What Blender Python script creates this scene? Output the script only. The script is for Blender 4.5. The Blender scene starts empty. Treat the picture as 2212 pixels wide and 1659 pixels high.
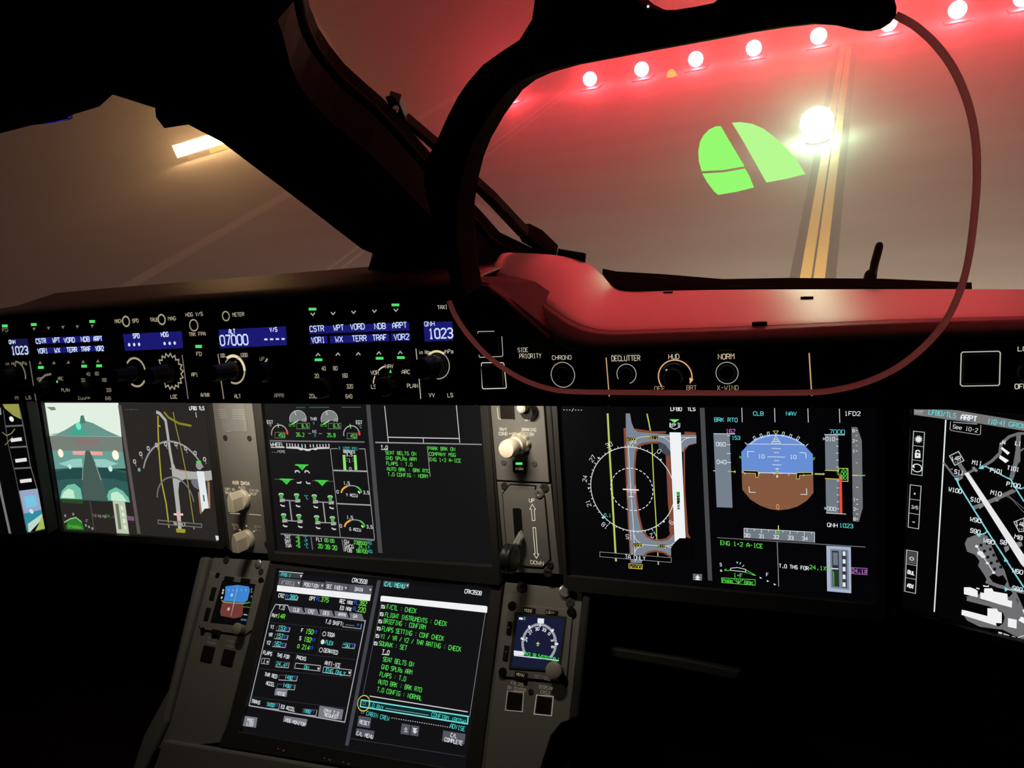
WORLD, RED, GREEN, SIGN, TAXI, FOG = 0.60, 1000, 480, 45, 19000, .021
FLOOD = 0.24
import bpy, bmesh, math, random
from mathutils import Vector, Matrix
from mathutils.geometry import tessellate_polygon
random.seed(7)
S = bpy.context.scene
COL = S.collection

# ------------------------------------------------------------------ camera
FPX, CX, CY = 1640.0, 1106.0, 829.5
EYE = Vector((0, 0, 5.8))                       # pilot's eye above the taxiway
M = Matrix(((0.90143778, 0.00438845, -0.43288644),
            (0.36444517, 0.53198742, 0.76430956),
            (-0.23364427, 0.84674089, -0.47795421)))   # camera (right, up, forward) -> world
cam = bpy.data.cameras.new('camera'); co = bpy.data.objects.new('camera', cam); COL.objects.link(co)
cam.sensor_width = 36; cam.lens = FPX / 2212 * 36; cam.clip_start = 0.02; cam.clip_end = 2000
co.matrix_world = Matrix((
    (M[0][0], M[0][1], -M[0][2], EYE.x), (M[1][0], M[1][1], -M[1][2], EYE.y),
    (M[2][0], M[2][1], -M[2][2], EYE.z), (0, 0, 0, 1)))
S.camera = co
S.view_settings.view_transform = 'Standard'; S.view_settings.look = 'None'
S.view_settings.exposure = 0.0; S.view_settings.gamma = 1; S.view_settings.use_curve_mapping = False

# ------------------------------------------------------------------ night sky, glowing red ahead in the fog
w = bpy.data.worlds.new('night_sky'); S.world = w; w.use_nodes = True
nt = w.node_tree; nt.nodes.clear()
tc = nt.nodes.new('ShaderNodeTexCoord'); dp = nt.nodes.new('ShaderNodeVectorMath'); dp.operation = 'DOT_PRODUCT'
dp.inputs[1].default_value = Vector((0.22, 0.85, 0.48)).normalized()
nt.links.new(tc.outputs['Generated'], dp.inputs[0])
cr = nt.nodes.new('ShaderNodeValToRGB')
cr.color_ramp.elements[0].position = 0.35; cr.color_ramp.elements[0].color = (0.20, 0.155, 0.12, 1)
cr.color_ramp.elements[1].position = 1.0; cr.color_ramp.elements[1].color = (1.0, 0.030, 0.045, 1)
e = cr.color_ramp.elements.new(0.72); e.color = (0.27, 0.060, 0.055, 1)
nt.links.new(dp.outputs['Value'], cr.inputs['Fac'])
bg = nt.nodes.new('ShaderNodeBackground'); bg.inputs['Strength'].default_value = WORLD
nt.links.new(cr.outputs['Color'], bg.inputs['Color'])
wo = nt.nodes.new('ShaderNodeOutputWorld'); nt.links.new(bg.outputs[0], wo.inputs['Surface'])

# ------------------------------------------------------------------ helpers
def tag(o, label=None, cat=None, group=None, kind=None):
    if label: o['label'] = label
    if cat: o['category'] = cat
    if group: o['group'] = group
    if kind: o['kind'] = kind
    return o

def empty(name, loc, label=None, cat=None, group=None):
    o = bpy.data.objects.new(name, None); COL.objects.link(o); o.location = loc
    o.empty_display_size = 0.05
    return tag(o, label, cat, group)

def par(o, parent):
    if parent is not None:
        o.parent = parent
        o.matrix_parent_inverse = Matrix.Translation(-parent.location)   # things are only ever translated
    return o

def mobj(name, verts, faces, mats, mi=None, parent=None, smooth=False, bevel=0):
    me = bpy.data.meshes.new(name); me.from_pydata([tuple(v) for v in verts], [], faces); me.update()
    if not isinstance(mats, (list, tuple)): mats = [mats]
    for m in mats: me.materials.append(m)
    if mi:
        for p, i in zip(me.polygons, mi): p.material_index = i
    bm = bmesh.new(); bm.from_mesh(me)
    if not mi: bmesh.ops.recalc_face_normals(bm, faces=bm.faces)
    bm.to_mesh(me); bm.free()
    for p in me.polygons: p.use_smooth = smooth
    o = bpy.data.objects.new(name, me); COL.objects.link(o); par(o, parent)
    if bevel:
        b = o.modifiers.new('bevel', 'BEVEL'); b.width = bevel; b.segments = 2; b.limit_method = 'ANGLE'
        b.angle_limit = math.radians(40)
    return o

def srgb(r, g, b):
    f = lambda c: (c / 255 / 12.92) if c / 255 <= 0.04045 else ((c / 255 + 0.055) / 1.055) ** 2.4
    return (f(r), f(g), f(b), 1)

_em = {}
def em(r, g, b, k=1.0):
    """glowing ink of a display, a backlit legend or a drawn reflection"""
    key = (r, g, b, k)
    if key not in _em:
        m = bpy.data.materials.new('glow_%d_%d_%d' % (r, g, b)); m.use_nodes = True; n = m.node_tree
        n.nodes.clear(); e = n.nodes.new('ShaderNodeEmission'); e.inputs[0].default_value = srgb(r, g, b)
        e.inputs[1].default_value = k
        o = n.nodes.new('ShaderNodeOutputMaterial'); n.links.new(e.outputs[0], o.inputs[0])
        _em[key] = m
    return _em[key]

def pbr(name, rgb, rough=0.5, metal=0.0, noise=0.0, scale=200, bump=0.0, spec=0.5, emit=None):
    m = bpy.data.materials.new(name); m.use_nodes = True; n = m.node_tree; b = n.nodes['Principled BSDF']
    b.inputs['Base Color'].default_value = (*rgb, 1); b.inputs['Roughness'].default_value = rough
    b.inputs['Metallic'].default_value = metal; b.inputs['Specular IOR Level'].default_value = spec
    if emit: b.inputs['Emission Color'].default_value = (*emit, 1); b.inputs['Emission Strength'].default_value = 1
    if noise or bump:
        tc = n.nodes.new('ShaderNodeTexCoord'); tx = n.nodes.new('ShaderNodeTexNoise')
        tx.inputs['Scale'].default_value = scale; tx.inputs['Detail'].default_value = 4
        n.links.new(tc.outputs['Object'], tx.inputs['Vector'])
        if noise:
            r = n.nodes.new('ShaderNodeMapRange'); r.inputs['To Min'].default_value = 1 - noise; r.inputs['To Max'].default_value = 1 + noise
            n.links.new(tx.outputs['Fac'], r.inputs['Value'])
            mx = n.nodes.new('ShaderNodeVectorMath'); mx.operation = 'SCALE'; mx.inputs[0].default_value = rgb
            n.links.new(r.outputs[0], mx.inputs['Scale']); n.links.new(mx.outputs[0], b.inputs['Base Color'])
        if bump:
            bp = n.nodes.new('ShaderNodeBump'); bp.inputs['Strength'].default_value = bump; bp.inputs['Distance'].default_value = 0.001
            n.links.new(tx.outputs['Fac'], bp.inputs['Height']); n.links.new(bp.outputs[0], b.inputs['Normal'])
    return m

MAT = dict(
    black=pbr('black_plastic', (0.012, 0.012, 0.012), 0.6, noise=.2, bump=.1, spec=.25),
    dark=pbr('dark_grey_paint', (0.040, 0.038, 0.035), 0.55, noise=.12, scale=400, bump=.05, spec=.3),
    bezel=pbr('bezel_grey_paint', (0.042, 0.040, 0.037), 0.5, noise=.08, scale=500, bump=.05, spec=.3),
    grey=pbr('grey_panel_paint', (0.235, 0.224, 0.203), 0.5, noise=.06, scale=600, bump=.06, spec=.35),
    pad=pbr('glareshield_leatherette', (0.50, 0.49, 0.47), 0.36, noise=.10, scale=900, bump=.25, spec=.5),
    piping=pbr('glareshield_edge_trim', (0.10, 0.095, 0.09), 0.5, noise=.1, scale=700, bump=.2, spec=.3),
    cream=pbr('cream_knob_plastic', (0.80, 0.72, 0.56), 0.4, noise=.05, scale=300),
    knob=pbr('black_knob_plastic', (0.016, 0.016, 0.016), 0.4, noise=.1, spec=.5),
    screw=pbr('blackened_steel', (0.10, 0.095, 0.085), 0.4, 0.6, noise=.2, scale=900),
    steel=pbr('brushed_steel', (0.55, 0.54, 0.5), 0.3, 0.7, noise=.1, scale=900),
    trim=pbr('cockpit_trim_cloth', (0.020, 0.017, 0.015), 0.8, noise=.2, scale=60, bump=.2, spec=.15),
    rubber=pbr('rubber_seal', (0.010, 0.009, 0.009), 0.8, noise=.2, spec=.1),
    key=pbr('dark_push_button', (0.020, 0.017, 0.013), 0.35, noise=.2, spec=.4),
)

def ray(x, y):
    return M @ Vector((x - CX, CY - y, FPX))

class Plane:
    """A flat surface of the cockpit: distance d from the eye, leaning back by tilt, turned by yaw."""
    def __init__(s, d, tilt, yaw=0.0):
        s.d, s.tilt, s.yaw = d, tilt, yaw
        t, a = math.radians(tilt), math.radians(yaw)
        s.u = Vector((math.cos(a), -math.sin(a), 0))
        back = Vector((-math.sin(a), -math.cos(a), 0))
        s.n = back * math.cos(t) + Vector((0, 0, math.sin(t)))
        s.v = s.n.cross(s.u); s.o = EYE - s.n * d
    def off(s, h): return Plane(s.d - h, s.tilt, s.yaw)
    def at(s, x, y):
        r = ray(x, y); return EYE + r * (-s.d / r.dot(s.n))
    def uv(s, x, y):
        p = s.at(x, y) - s.o; return (p.dot(s.u), p.dot(s.v))
    def pt(s, u, v, h=0.0): return s.o + s.u * u + s.v * v + s.n * h

def tri(pts):
    return tessellate_polygon([[Vector((p[0], p[1], 0)) for p in pts]])

def prism(name, pl, pts, h0, h1, mat, parent=None, bevel=0, px=True):
    """solid plate whose outline (pixels on the plane) is extruded along the plane's normal"""
    q = [pl.uv(*p) for p in pts] if px else pts
    n = len(q); v = [pl.pt(a, b, h0) for a, b in q] + [pl.pt(a, b, h1) for a, b in q]
    f = [tuple(range(n))[::-1], tuple(range(n, 2 * n))] + [(i, (i + 1) % n, n + (i + 1) % n, n + i) for i in range(n)]
    return mobj(name, v, f, mat, parent=parent, bevel=bevel)

def rect(x0, y0, x1, y1): return [(x0, y0), (x1, y0), (x1, y1), (x0, y1)]

def ring(name, pl, outer, inner, h0, h1, mat, parent=None, px=True, bevel=0):
    """frame between two outlines that have the same number of points"""
    a = [pl.uv(*p) for p in outer] if px else outer
    b = [pl.uv(*p) for p in inner] if px else inner
    n = len(a); v = []
    for h in (h0, h1): v += [pl.pt(*p, h) for p in a] + [pl.pt(*p, h) for p in b]
    f = []
    for i in range(n):
        j = (i + 1) % n
        f += [(2*n+i, 2*n+j, 3*n+j, 3*n+i), (i, n+i, n+j, j), (i, j, 2*n+j, 2*n+i), (n+i, 3*n+i, 3*n+j, n+j)]
    return mobj(name, v, f, mat, parent=parent, bevel=bevel)

def tube(name, pts, r, mat, parent=None, seg=8, closed=False):
    pts = [Vector(p) for p in pts]; n = len(pts); V = []; Fc = []
    rr = r if isinstance(r, (list, tuple)) else [r] * n
    ref = Vector((0.31, 0.2, 0.9))
    for i, p in enumerate(pts):
        a = pts[i - 1] if (i or closed) else p; b = pts[(i + 1) % n] if (i < n - 1 or closed) else p
        t = (b - a).normalized(); x = t.cross(ref).normalized(); y = t.cross(x)
        for k in range(seg):
            q = 2 * math.pi * k / seg; V.append(p + (x * math.cos(q) + y * math.sin(q)) * rr[i])
    m = n if closed else n - 1
    for i in range(m):
        for k in range(seg):
            j = (i + 1) % n; l = (k + 1) % seg
            Fc.append((i*seg+k, i*seg+l, j*seg+l, j*seg+k))
    if not closed: Fc += [tuple(range(seg)), tuple(range((n-1)*seg, n*seg))]
    return mobj(name, V, Fc, mat, parent=parent, smooth=True)

def lathe(name, pl, u, v, prof, mat, parent=None, seg=32, lobes=0, amp=0.0, smooth=True):
    """turned solid on a panel: prof = (height, radius) from the panel outwards"""
    V = []; Fc = []
    for h, r in prof:
        for k in range(seg):
            q = 2 * math.pi * k / seg
            rk = r * (1 + amp * (math.cos(lobes * q)) ) if lobes else r
            V.append(pl.pt(u + rk * math.cos(q), v + rk * math.sin(q), h))
    for i in range(len(prof) - 1):
        for k in range(seg):
            l = (k + 1) % seg; Fc.append((i*seg+k, i*seg+l, (i+1)*seg+l, (i+1)*seg+k))
    Fc += [tuple(range(seg)), tuple(range((len(prof)-1)*seg, len(prof)*seg))]
    o = mobj(name, V, Fc, mat, parent=parent, smooth=smooth)
    if smooth:
        b = o.modifiers.new('edge', 'EDGE_SPLIT'); b.split_angle = math.radians(35)
    return o

def smoothcurve(pts, n=8, closed=False):
    """Catmull-Rom through the points"""
    out = []; m = len(pts)
    g = (lambda i: pts[i % m]) if closed else (lambda i: pts[max(0, min(m - 1, i))])
    for i in range(m if closed else m - 1):
        p0, p1, p2, p3 = g(i-1), g(i), g(i+1), g(i+2)
        for k in range(n):
            t = k / n
            out.append(tuple(0.5*((2*b)+(-a+c)*t+(2*a-5*b+4*c-d)*t*t+(-a+3*b-3*c+d)*t**3) for a, b, c, d in zip(p0, p1, p2, p3)))
    if not closed: out.append(tuple(pts[-1]))
    return out

# ---- a plain single-stroke alphabet for displays and engraved legends (cell 4 wide, 6 high)
G = {
'A':'0,0 0,4 2,6 4,4 4,0|0,2.3 4,2.3','B':'0,0 0,6 3,6 4,5 4,4 3,3 0,3|3,3 4,2 4,1 3,0 0,0','C':'4,5 3,6 1,6 0,5 0,1 1,0 3,0 4,1',
'D':'0,0 0,6 2.6,6 4,4.6 4,1.4 2.6,0 0,0','E':'4,0 0,0 0,6 4,6|0,3 3,3','F':'0,0 0,6 4,6|0,3 3,3','G':'4,5 3,6 1,6 0,5 0,1 1,0 3,0 4,1 4,2.6 2.3,2.6',
'H':'0,0 0,6|4,0 4,6|0,3 4,3','I':'1,0 3,0|1,6 3,6|2,0 2,6','J':'4,6 4,1 3,0 1,0 0,1','K':'0,0 0,6|4,6 0,2.6|1.3,3.6 4,0','L':'0,6 0,0 4,0',
'M':'0,0 0,6 2,3.4 4,6 4,0','N':'0,0 0,6 4,0 4,6','O':'1,0 0,1 0,5 1,6 3,6 4,5 4,1 3,0 1,0','P':'0,0 0,6 3,6 4,5 4,4 3,3 0,3',
'Q':'1,0 0,1 0,5 1,6 3,6 4,5 4,1 3,0 1,0|2.4,1.6 4,0','R':'0,0 0,6 3,6 4,5 4,4 3,3 0,3|2.3,3 4,0','S':'4,5 3,6 1,6 0,5 0,4 1,3 3,3 4,2 4,1 3,0 1,0 0,1',
'T':'0,6 4,6|2,6 2,0','U':'0,6 0,1 1,0 3,0 4,1 4,6','V':'0,6 2,0 4,6','W':'0,6 0.7,0 2,3 3.3,0 4,6','X':'0,0 4,6|0,6 4,0','Y':'0,6 2,3 4,6|2,3 2,0',
'Z':'0,6 4,6 0,0 4,0','0':'1,0 0,1 0,5 1,6 3,6 4,5 4,1 3,0 1,0','1':'1,5 2,6 2,0|1,0 3,0','2':'0,5 1,6 3,6 4,5 4,4 0,0 4,0','3':'0,5 1,6 3,6 4,5 4,4 3,3 1.4,3|3,3 4,2 4,1 3,0 1,0 0,1',
'4':'3,0 3,6 0,2 4,2','5':'4,6 0,6 0,3.4 3,3.4 4,2.6 4,1 3,0 1,0 0,1','6':'4,5 3,6 1,6 0,5 0,1 1,0 3,0 4,1 4,2.4 3,3.3 0,3.3','7':'0,6 4,6 1.6,0',
'8':'1,3 0,4 0,5 1,6 3,6 4,5 4,4 3,3 1,3 0,2 0,1 1,0 3,0 4,1 4,2 3,3','9':'0,1 1,0 3,0 4,1 4,5 3,6 1,6 0,5 0,3.6 1,2.7 4,2.7',
'.':'1.7,0 2.3,0 2.3,.6 1.7,.6 1.7,0','-':'0.6,3 3.4,3','/':'0.4,0 3.6,6','+':'0.6,3 3.4,3|2,1.6 2,4.4',':':'2,1 2,1.8|2,4 2,4.8','%':'0,0 4,6|.4,5.8 1.2,5 .4,4.4|3.6,.4 2.8,1 3.6,1.6',
'(':'3,6 2,4.6 2,1.4 3,0','[':'3,6 2,6 2,0 3,0',']':'1,6 2,6 2,0 1,0',')':'1,6 2,4.6 2,1.4 1,0','>':'0.8,1.2 3.4,3 0.8,4.8','_':'0,0 4,0','*':'1.6,5.8 2.4,5.8 2.4,5 1.6,5 1.6,5.8',
'^':'0.4,2 2,4.4 3.6,2','v':'0,4 2,0 4,4','a':'0.4,3.6 1.4,4 3,4 3.8,3.2 3.8,0|3.8,2.2 1,2.2 0.2,1.2 1,0 3,0 3.8,.8','e':'0,2.2 4,2.2 4,3.2 3,4 1,4 0,3 0,1 1,0 3.6,0',
'g':'4,4 4,-1 3,-1.8 1,-1.8|4,3 3,4 1,4 0,3 0,1 1,0 3,0 4,1','h':'0,0 0,6|0,3 1.2,4 3,4 3.8,3 3.8,0','i':'2,0 2,4|2,5.4 2,6','n':'0.2,0 0.2,4|0.2,3 1.4,4 3,4 3.8,3 3.8,0',
'p':'0.2,-1.8 0.2,4|0.2,3 1.2,4 3,4 4,3 4,1 3,0 1.2,0 0.2,1','o':'1,0 0,1 0,3 1,4 3,4 4,3 4,1 3,0 1,0','s':'3.8,3.4 3,4 1,4 .2,3.2 1,2.2 3,1.9 3.8,1 3,0 1,0 .2,.6','t':'1.6,6 1.6,.8 2.4,0 3.4,0|.4,4 3.2,4',
}
GP = {k: [[tuple(float(c) for c in q.split(',')) for q in s.split()] for s in v.split('|')] for k, v in G.items()}

class Draw:
    """flat marks on a plane; outlines are measured in the photograph (origin ox, oy and zoom z), laid out in the plane's metres"""
    def __init__(s, pl, ox=0, oy=0, z=1.0, h=0.0004):
        s.pl, s.h = pl, h; s.V, s.F, s.I, s.mats = [], [], [], []; s.k = 0; s.zoom(ox, oy, z)
    def zoom(s, ox, oy, z): s.ox, s.oy, s.z = ox, oy, z; return s
    def uv(s, x, y): return s.pl.uv(s.ox + x / s.z, s.oy + y / s.z)
    def sc(s, x, y):
        d = 2 * s.z
        a, b = s.uv(x - d, y), s.uv(x + d, y); c, e = s.uv(x, y - d), s.uv(x, y + d)
        return math.hypot(a[0]-b[0], a[1]-b[1]) / (2*d), math.hypot(c[0]-e[0], c[1]-e[1]) / (2*d)
    def _m(s, m):
        if m not in s.mats: s.mats.append(m)
        return s.mats.index(m)
    def _add(s, pts, faces, m):
        n = len(s.V); i = s._m(m); s.k += 1; h = s.h + s.k * 3e-6
        s.V += [s.pl.pt(p[0], p[1], h) for p in pts]
        for f in faces: s.F.append(tuple(n + j for j in f)); s.I.append(i)
    def polyuv(s, q, m): s._add(q, tri(q), m)
    def poly(s, pts, m): s.polyuv([s.uv(*p) for p in pts], m)
    def box(s, x0, y0, x1, y1, m): s.poly(rect(x0, y0, x1, y1), m)
    def strokeuv(s, q, w, m, closed=False):
        q = [p for i, p in enumerate(q) if i == 0 or (abs(p[0]-q[i-1][0]) + abs(p[1]-q[i-1][1])) > 1e-7]
        if closed and len(q) > 2 and abs(q[0][0]-q[-1][0]) + abs(q[0][1]-q[-1][1]) < 1e-7: q = q[:-1]
        n = len(q)
        if n < 2: return
        L = []; 
        for i in range(n):
            a = q[i-1] if (i or closed) else None; b = q[(i+1) % n] if (i < n-1 or closed) else None
            d = []
            for p0, p1 in ((a, q[i]), (q[i], b)):
                if p0 is not None and p1 is not None:
                    l = math.hypot(p1[0]-p0[0], p1[1]-p0[1]); d.append(((p1[0]-p0[0])/l, (p1[1]-p0[1])/l))
            if len(d) == 2:
                nx, ny = -(d[0][1]+d[1][1]), d[0][0]+d[1][0]; l = math.hypot(nx, ny)
                if l < 0.3: nx, ny = -d[0][1], d[0][0]
                else:
                    nx, ny = nx/l, ny/l; c = nx*-d[0][1] + ny*d[0][0]; k = min(1/max(c, .3), 1.8); nx, ny = nx*k, ny*k
                ex = 0
            else:
                nx, ny = -d[0][1], d[0][0]
            L.append((nx, ny))
        P = []
        for (x, y), (nx, ny) in zip(q, L): P += [(x+nx*w/2, y+ny*w/2), (x-nx*w/2, y-ny*w/2)]
        m_ = n if closed else n - 1
        s._add(P, [(2*i, 2*i+1, 2*((i+1) % n)+1, 2*((i+1) % n)) for i in range(m_)], m)
    def line(s, pts, w, m, closed=False):
        a, b = s.sc(*pts[0]); s.strokeuv([s.uv(*p) for p in pts], w * (a+b) / 2, m, closed)
    def frame(s, x0, y0, x1, y1, w, m): s.line(rect(x0, y0, x1, y1), w, m, True)
    def arc(s, x, y, r, a0, a1, w, m, n=48, dash=0):
        """circle drawn true on the plane; degrees clockwise from the plane's up"""
        u, v = s.uv(x, y); a, b = s.sc(x, y); R = r * (a+b) / 2; ww = w * (a+b) / 2
        P = lambda t: (u + R*math.sin(math.radians(t)), v + R*math.cos(math.radians(t)))
        if dash:
            st = (a1-a0) / dash
            for i in range(dash): s.strokeuv([P(a0+st*(i+t)) for t in (0, .2, .4, .6)], ww, m)
        else:
            full = abs(a1-a0) >= 360; s.strokeuv([P(a0+(a1-a0)*i/n) for i in range(n if full else n+1)], ww, m, full)
    def disc(s, x, y, r, m, n=20):
        u, v = s.uv(x, y); a, b = s.sc(x, y); R = r*(a+b)/2
        s.polyuv([(u+R*math.cos(2*math.pi*i/n), v+R*math.sin(2*math.pi*i/n)) for i in range(n)], m)
    def tick(s, x, y, r0, r1, ang, w, m):
        u, v = s.uv(x, y); a, b = s.sc(x, y); k = (a+b)/2; t = math.radians(ang)
        s.strokeuv([(u+r*k*math.sin(t), v+r*k*math.cos(t)) for r in (r0, r1)], w*k, m)
    def text(s, t, x, y, h, m, w=None, al='l', wt=0.15, rot=0.0, uvpos=None, slant=0):
        """t at the baseline point (x, y): h = cap height in pixels, w = whole width in pixels"""
        a, b = s.sc(x, y); H = h * b; n = len(t)
        adv = H * 0.86 if w is None else (w * a) / max(n - 0.25, 1); cw = adv * 0.76
        tot = adv * n - (adv - cw)
        u0, v0 = uvpos if uvpos else s.uv(x, y); c, q = math.cos(math.radians(rot)), math.sin(math.radians(rot))
        ox = 0 if al == 'l' else (-tot/2 if al == 'c' else -tot)
        for i, ch in enumerate(t):
            for st in GP.get(ch, []):
                P = []
                for gx, gy in st:
                    X = ox + i*adv + gx/4*cw + slant*gy/6*H; Y = gy/6*H
                    P.append((u0 + X*c - Y*q, v0 + X*q + Y*c))
                cl = len(P) > 3 and P[0] == P[-1]
                s.strokeuv(P, H*wt, m, cl)
    def build(s, name, parent=None, label=None):
        if not s.V: return None
        o = mobj(name, s.V, s.F, s.mats, s.I, parent)
        if label: o['label'] = label
        return o
# ------------------------------------------------------------------ outside: wet taxiway at night in fog
def gnd(x, y, z=0.0):
    r = ray(x, y); return EYE + r * ((z - EYE.z) / r.z)

def make_ground_mat():
    m = bpy.data.materials.new('taxiway_asphalt'); m.use_nodes = True; n = m.node_tree; b = n.nodes['Principled BSDF']
    tc = n.nodes.new('ShaderNodeTexCoord'); mp = n.nodes.new('ShaderNodeMapping'); mp.inputs['Scale'].default_value = (0.12, 0.9, 1)
    t1 = n.nodes.new('ShaderNodeTexNoise'); t1.inputs['Scale'].default_value = 0.9; t1.inputs['Detail'].default_value = 6
    t2 = n.nodes.new('ShaderNodeTexNoise'); t2.inputs['Scale'].default_value = 14; t2.inputs['Detail'].default_value = 4
    n.links.new(tc.outputs['Object'], mp.inputs['Vector']); n.links.new(mp.outputs[0], t1.inputs['Vector']); n.links.new(tc.outputs['Object'], t2.inputs['Vector'])
    ad = n.nodes.new('ShaderNodeMath'); ad.operation = 'ADD'; n.links.new(t1.outputs['Fac'], ad.inputs[0])
    ml = n.nodes.new('ShaderNodeMath'); ml.operation = 'MULTIPLY'; ml.inputs[1].default_value = .35; n.links.new(t2.outputs['Fac'], ml.inputs[0]); n.links.new(ml.outputs[0], ad.inputs[1])
    cr = n.nodes.new('ShaderNodeValToRGB'); cr.color_ramp.elements[0].position = .35; cr.color_ramp.elements[0].color = (.135, .128, .118, 1)
    cr.color_ramp.elements[1].position = .95; cr.color_ramp.elements[1].color = (.215, .205, .188, 1)
    n.links.new(ad.outputs[0], cr.inputs[0]); n.links.new(cr.outputs[0], b.inputs['Base Color'])
    b.inputs['Roughness'].default_value = .8
    return m
g = mobj('floor', [(-220, -30, 0), (120, -30, 0), (120, 320, 0), (-220, 320, 0)], [(0, 1, 2, 3)], make_ground_mat())
g.name = 'ground'; tag(g, 'dark wet tarmac of the taxiway outside the windows', kind='structure')

paint_y = pbr('worn_yellow_paint', (0.70, 0.47, 0.13), .7, noise=.25, scale=18)
paint_k = pbr('black_line_border', (0.055, 0.050, 0.048), .8, noise=.2, scale=9)
paint_w = pbr('worn_pale_paint', (0.34, 0.33, 0.30), .8, noise=.3, scale=6)
def strip(name, x0, x1, y0, y1, z, mat, parent=None):
    return mobj(name, [(x0, y0, z), (x1, y0, z), (x1, y1, z), (x0, y1, z)], [(0, 1, 2, 3)], mat, parent=parent)
LX = -0.97
t = empty('taxiway_line', (LX, 20, 0), 'yellow taxiway centre line with dark borders running to the red lights', 'taxiway line')
strip('line_border', LX - .37, LX + .37, 4, 33.2, .004, paint_k, t)
strip('yellow_stripe', LX - .20, LX - .018, 4, 33.0, .008, paint_y, t)
strip('yellow_stripe', LX + .018, LX + .20, 4, 33.0, .008, paint_y, t)
a = strip('shoulder_line', -21.0, -20.1, 4, 60, .004, paint_w); tag(a, 'broad faint pale stripe crossing the tarmac in the left window', 'taxiway line')
XL = gnd(710, 583).x
t = empty('edge_line', (XL, 12, 0), 'thin faint double line beside the foot of the centre post', 'taxiway line')
strip('stripe', XL - .10, XL + .04, 4, 40, .004, paint_w, t); strip('stripe', XL + .35, XL + .47, 4, 40, .004, paint_w, t)

# lamps set in the tarmac
def lamp_light(name, loc, color, power, radius, parent):
    l = bpy.data.lights.new(name, 'POINT'); l.color = color; l.energy = power; l.shadow_soft_size = radius
    o = bpy.data.objects.new(name, l); COL.objects.link(o); o.location = loc; par(o, parent); return o
def dome(name, c, r, hh, mat, parent):
    V = []; Fc = []; n = 24
    for i in range(7):
        t = math.pi/2*i/6
        for k in range(n): V.append(Vector(c) + Vector((r*math.cos(t)*math.cos(2*math.pi*k/n), r*math.cos(t)*math.sin(2*math.pi*k/n), hh*math.sin(t))))
    for i in range(6):
        for k in range(n): Fc.append((i*n+k, i*n+(k+1) % n, (i+1)*n+(k+1) % n, (i+1)*n+k))
    Fc.append(tuple(range(n))); return mobj(name, V, Fc, mat, parent=parent, smooth=True)
def globe(name, c, r, mat, parent):
    V = []; Fc = []; n = 20
    for i in range(13):
        t = -math.pi/2*.97 + math.pi*.97*i/12
        for k in range(n): V.append(Vector(c) + Vector((r*math.cos(t)*math.cos(2*math.pi*k/n), r*math.cos(t)*math.sin(2*math.pi*k/n), r*math.sin(t))))
    for i in range(12):
        for k in range(n): Fc.append((i*n+k, i*n+(k+1) % n, (i+1)*n+(k+1) % n, (i+1)*n+k))
    Fc += [tuple(range(n)), tuple(range(12*n, 13*n))]; return mobj(name, V, Fc, mat, parent=parent, smooth=True)
def lampglow(name, rgb, k):
    m = bpy.data.materials.new(name); m.use_nodes = True; n = m.node_tree; n.nodes.clear()
    e = n.nodes.new('ShaderNodeEmission'); e.inputs[0].default_value = (*rgb, 1); e.inputs[1].default_value = k
    o = n.nodes.new('ShaderNodeOutputMaterial'); n.links.new(e.outputs[0], o.inputs[0]); return m
red_lens = lampglow('red_lamp_lens', (1, .05, .068), RED / 3.55)
green_lens = lampglow('green_lamp_lens', (.62, 1, .66), GREEN / 6.3)
housing = pbr('lamp_housing', (.12, .12, .12), .5, .6, noise=.1)
stop = [(1103, 201), (1265, 175), (1380, 152), (1498, 130), (1627, 103), (1768, 75), (1920, 50), (2070, 20), (2212, -8)]
names = ['half hidden behind the lower left of the black frame', 'second from the left under the frame', 'third from the left under the frame',
         'fourth from the left, above the split green patch', 'fifth from the left, above the split green patch', 'just left of the end of the yellow line',
         'partly hidden behind the right end of the black frame', 'standing alone right of the black frame end', 'cut by the top right corner of the picture']
for i, (px, py) in enumerate(stop):
    p = gnd(px, py, .45); p.y = 33.9
    t = empty('stop_bar_light', (p.x, p.y, 0), 'glowing red light in the tarmac, ' + names[i], 'runway light', 'red stop bar lights across the taxiway')
    mobj('lamp_housing', [(p.x + a*.42, p.y + b*.42, z) for z in (.002, .05) for a, b in ((-1, -1), (1, -1), (1, 1), (-1, 1))],
         [(0, 1, 2, 3), (4, 5, 6, 7), (0, 1, 5, 4), (1, 2, 6, 5), (2, 3, 7, 6), (3, 0, 4, 7)], housing, parent=t)
    globe('lamp_lens', (p.x, p.y, .40), .30, red_lens, t)
p = gnd(1765, 262, .5)
t = empty('centreline_light', (p.x, p.y, 0), 'brilliant green white light in the tarmac beside the yellow line', 'runway light')
lathe('lamp_housing', type('P', (), {'pt': staticmethod(lambda u, v, h=0: Vector((u, v, h)))})(), p.x, p.y, [(.002, .30), (.05, .28)], housing, t)
globe('lamp_lens', (p.x, p.y, .46), .40, green_lens, t)
# faint amber light seen in the fog between two red lights
p = gnd(1450, 156, .2)
t = empty('amber_guard_light', (p.x, p.y, 0), 'dim amber light in the fog between the third and fourth red lights', 'runway light')
dome('lamp_lens', (p.x, p.y, .02), .20, .3, lampglow('amber_lens', (1, .22, .03), 4), t)
lathe('lamp_housing', type('P', (), {'pt': staticmethod(lambda u, v, h=0: Vector((u, v, h)))})(), p.x, p.y, [(.002, .24), (.03, .23)], housing, t)

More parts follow.
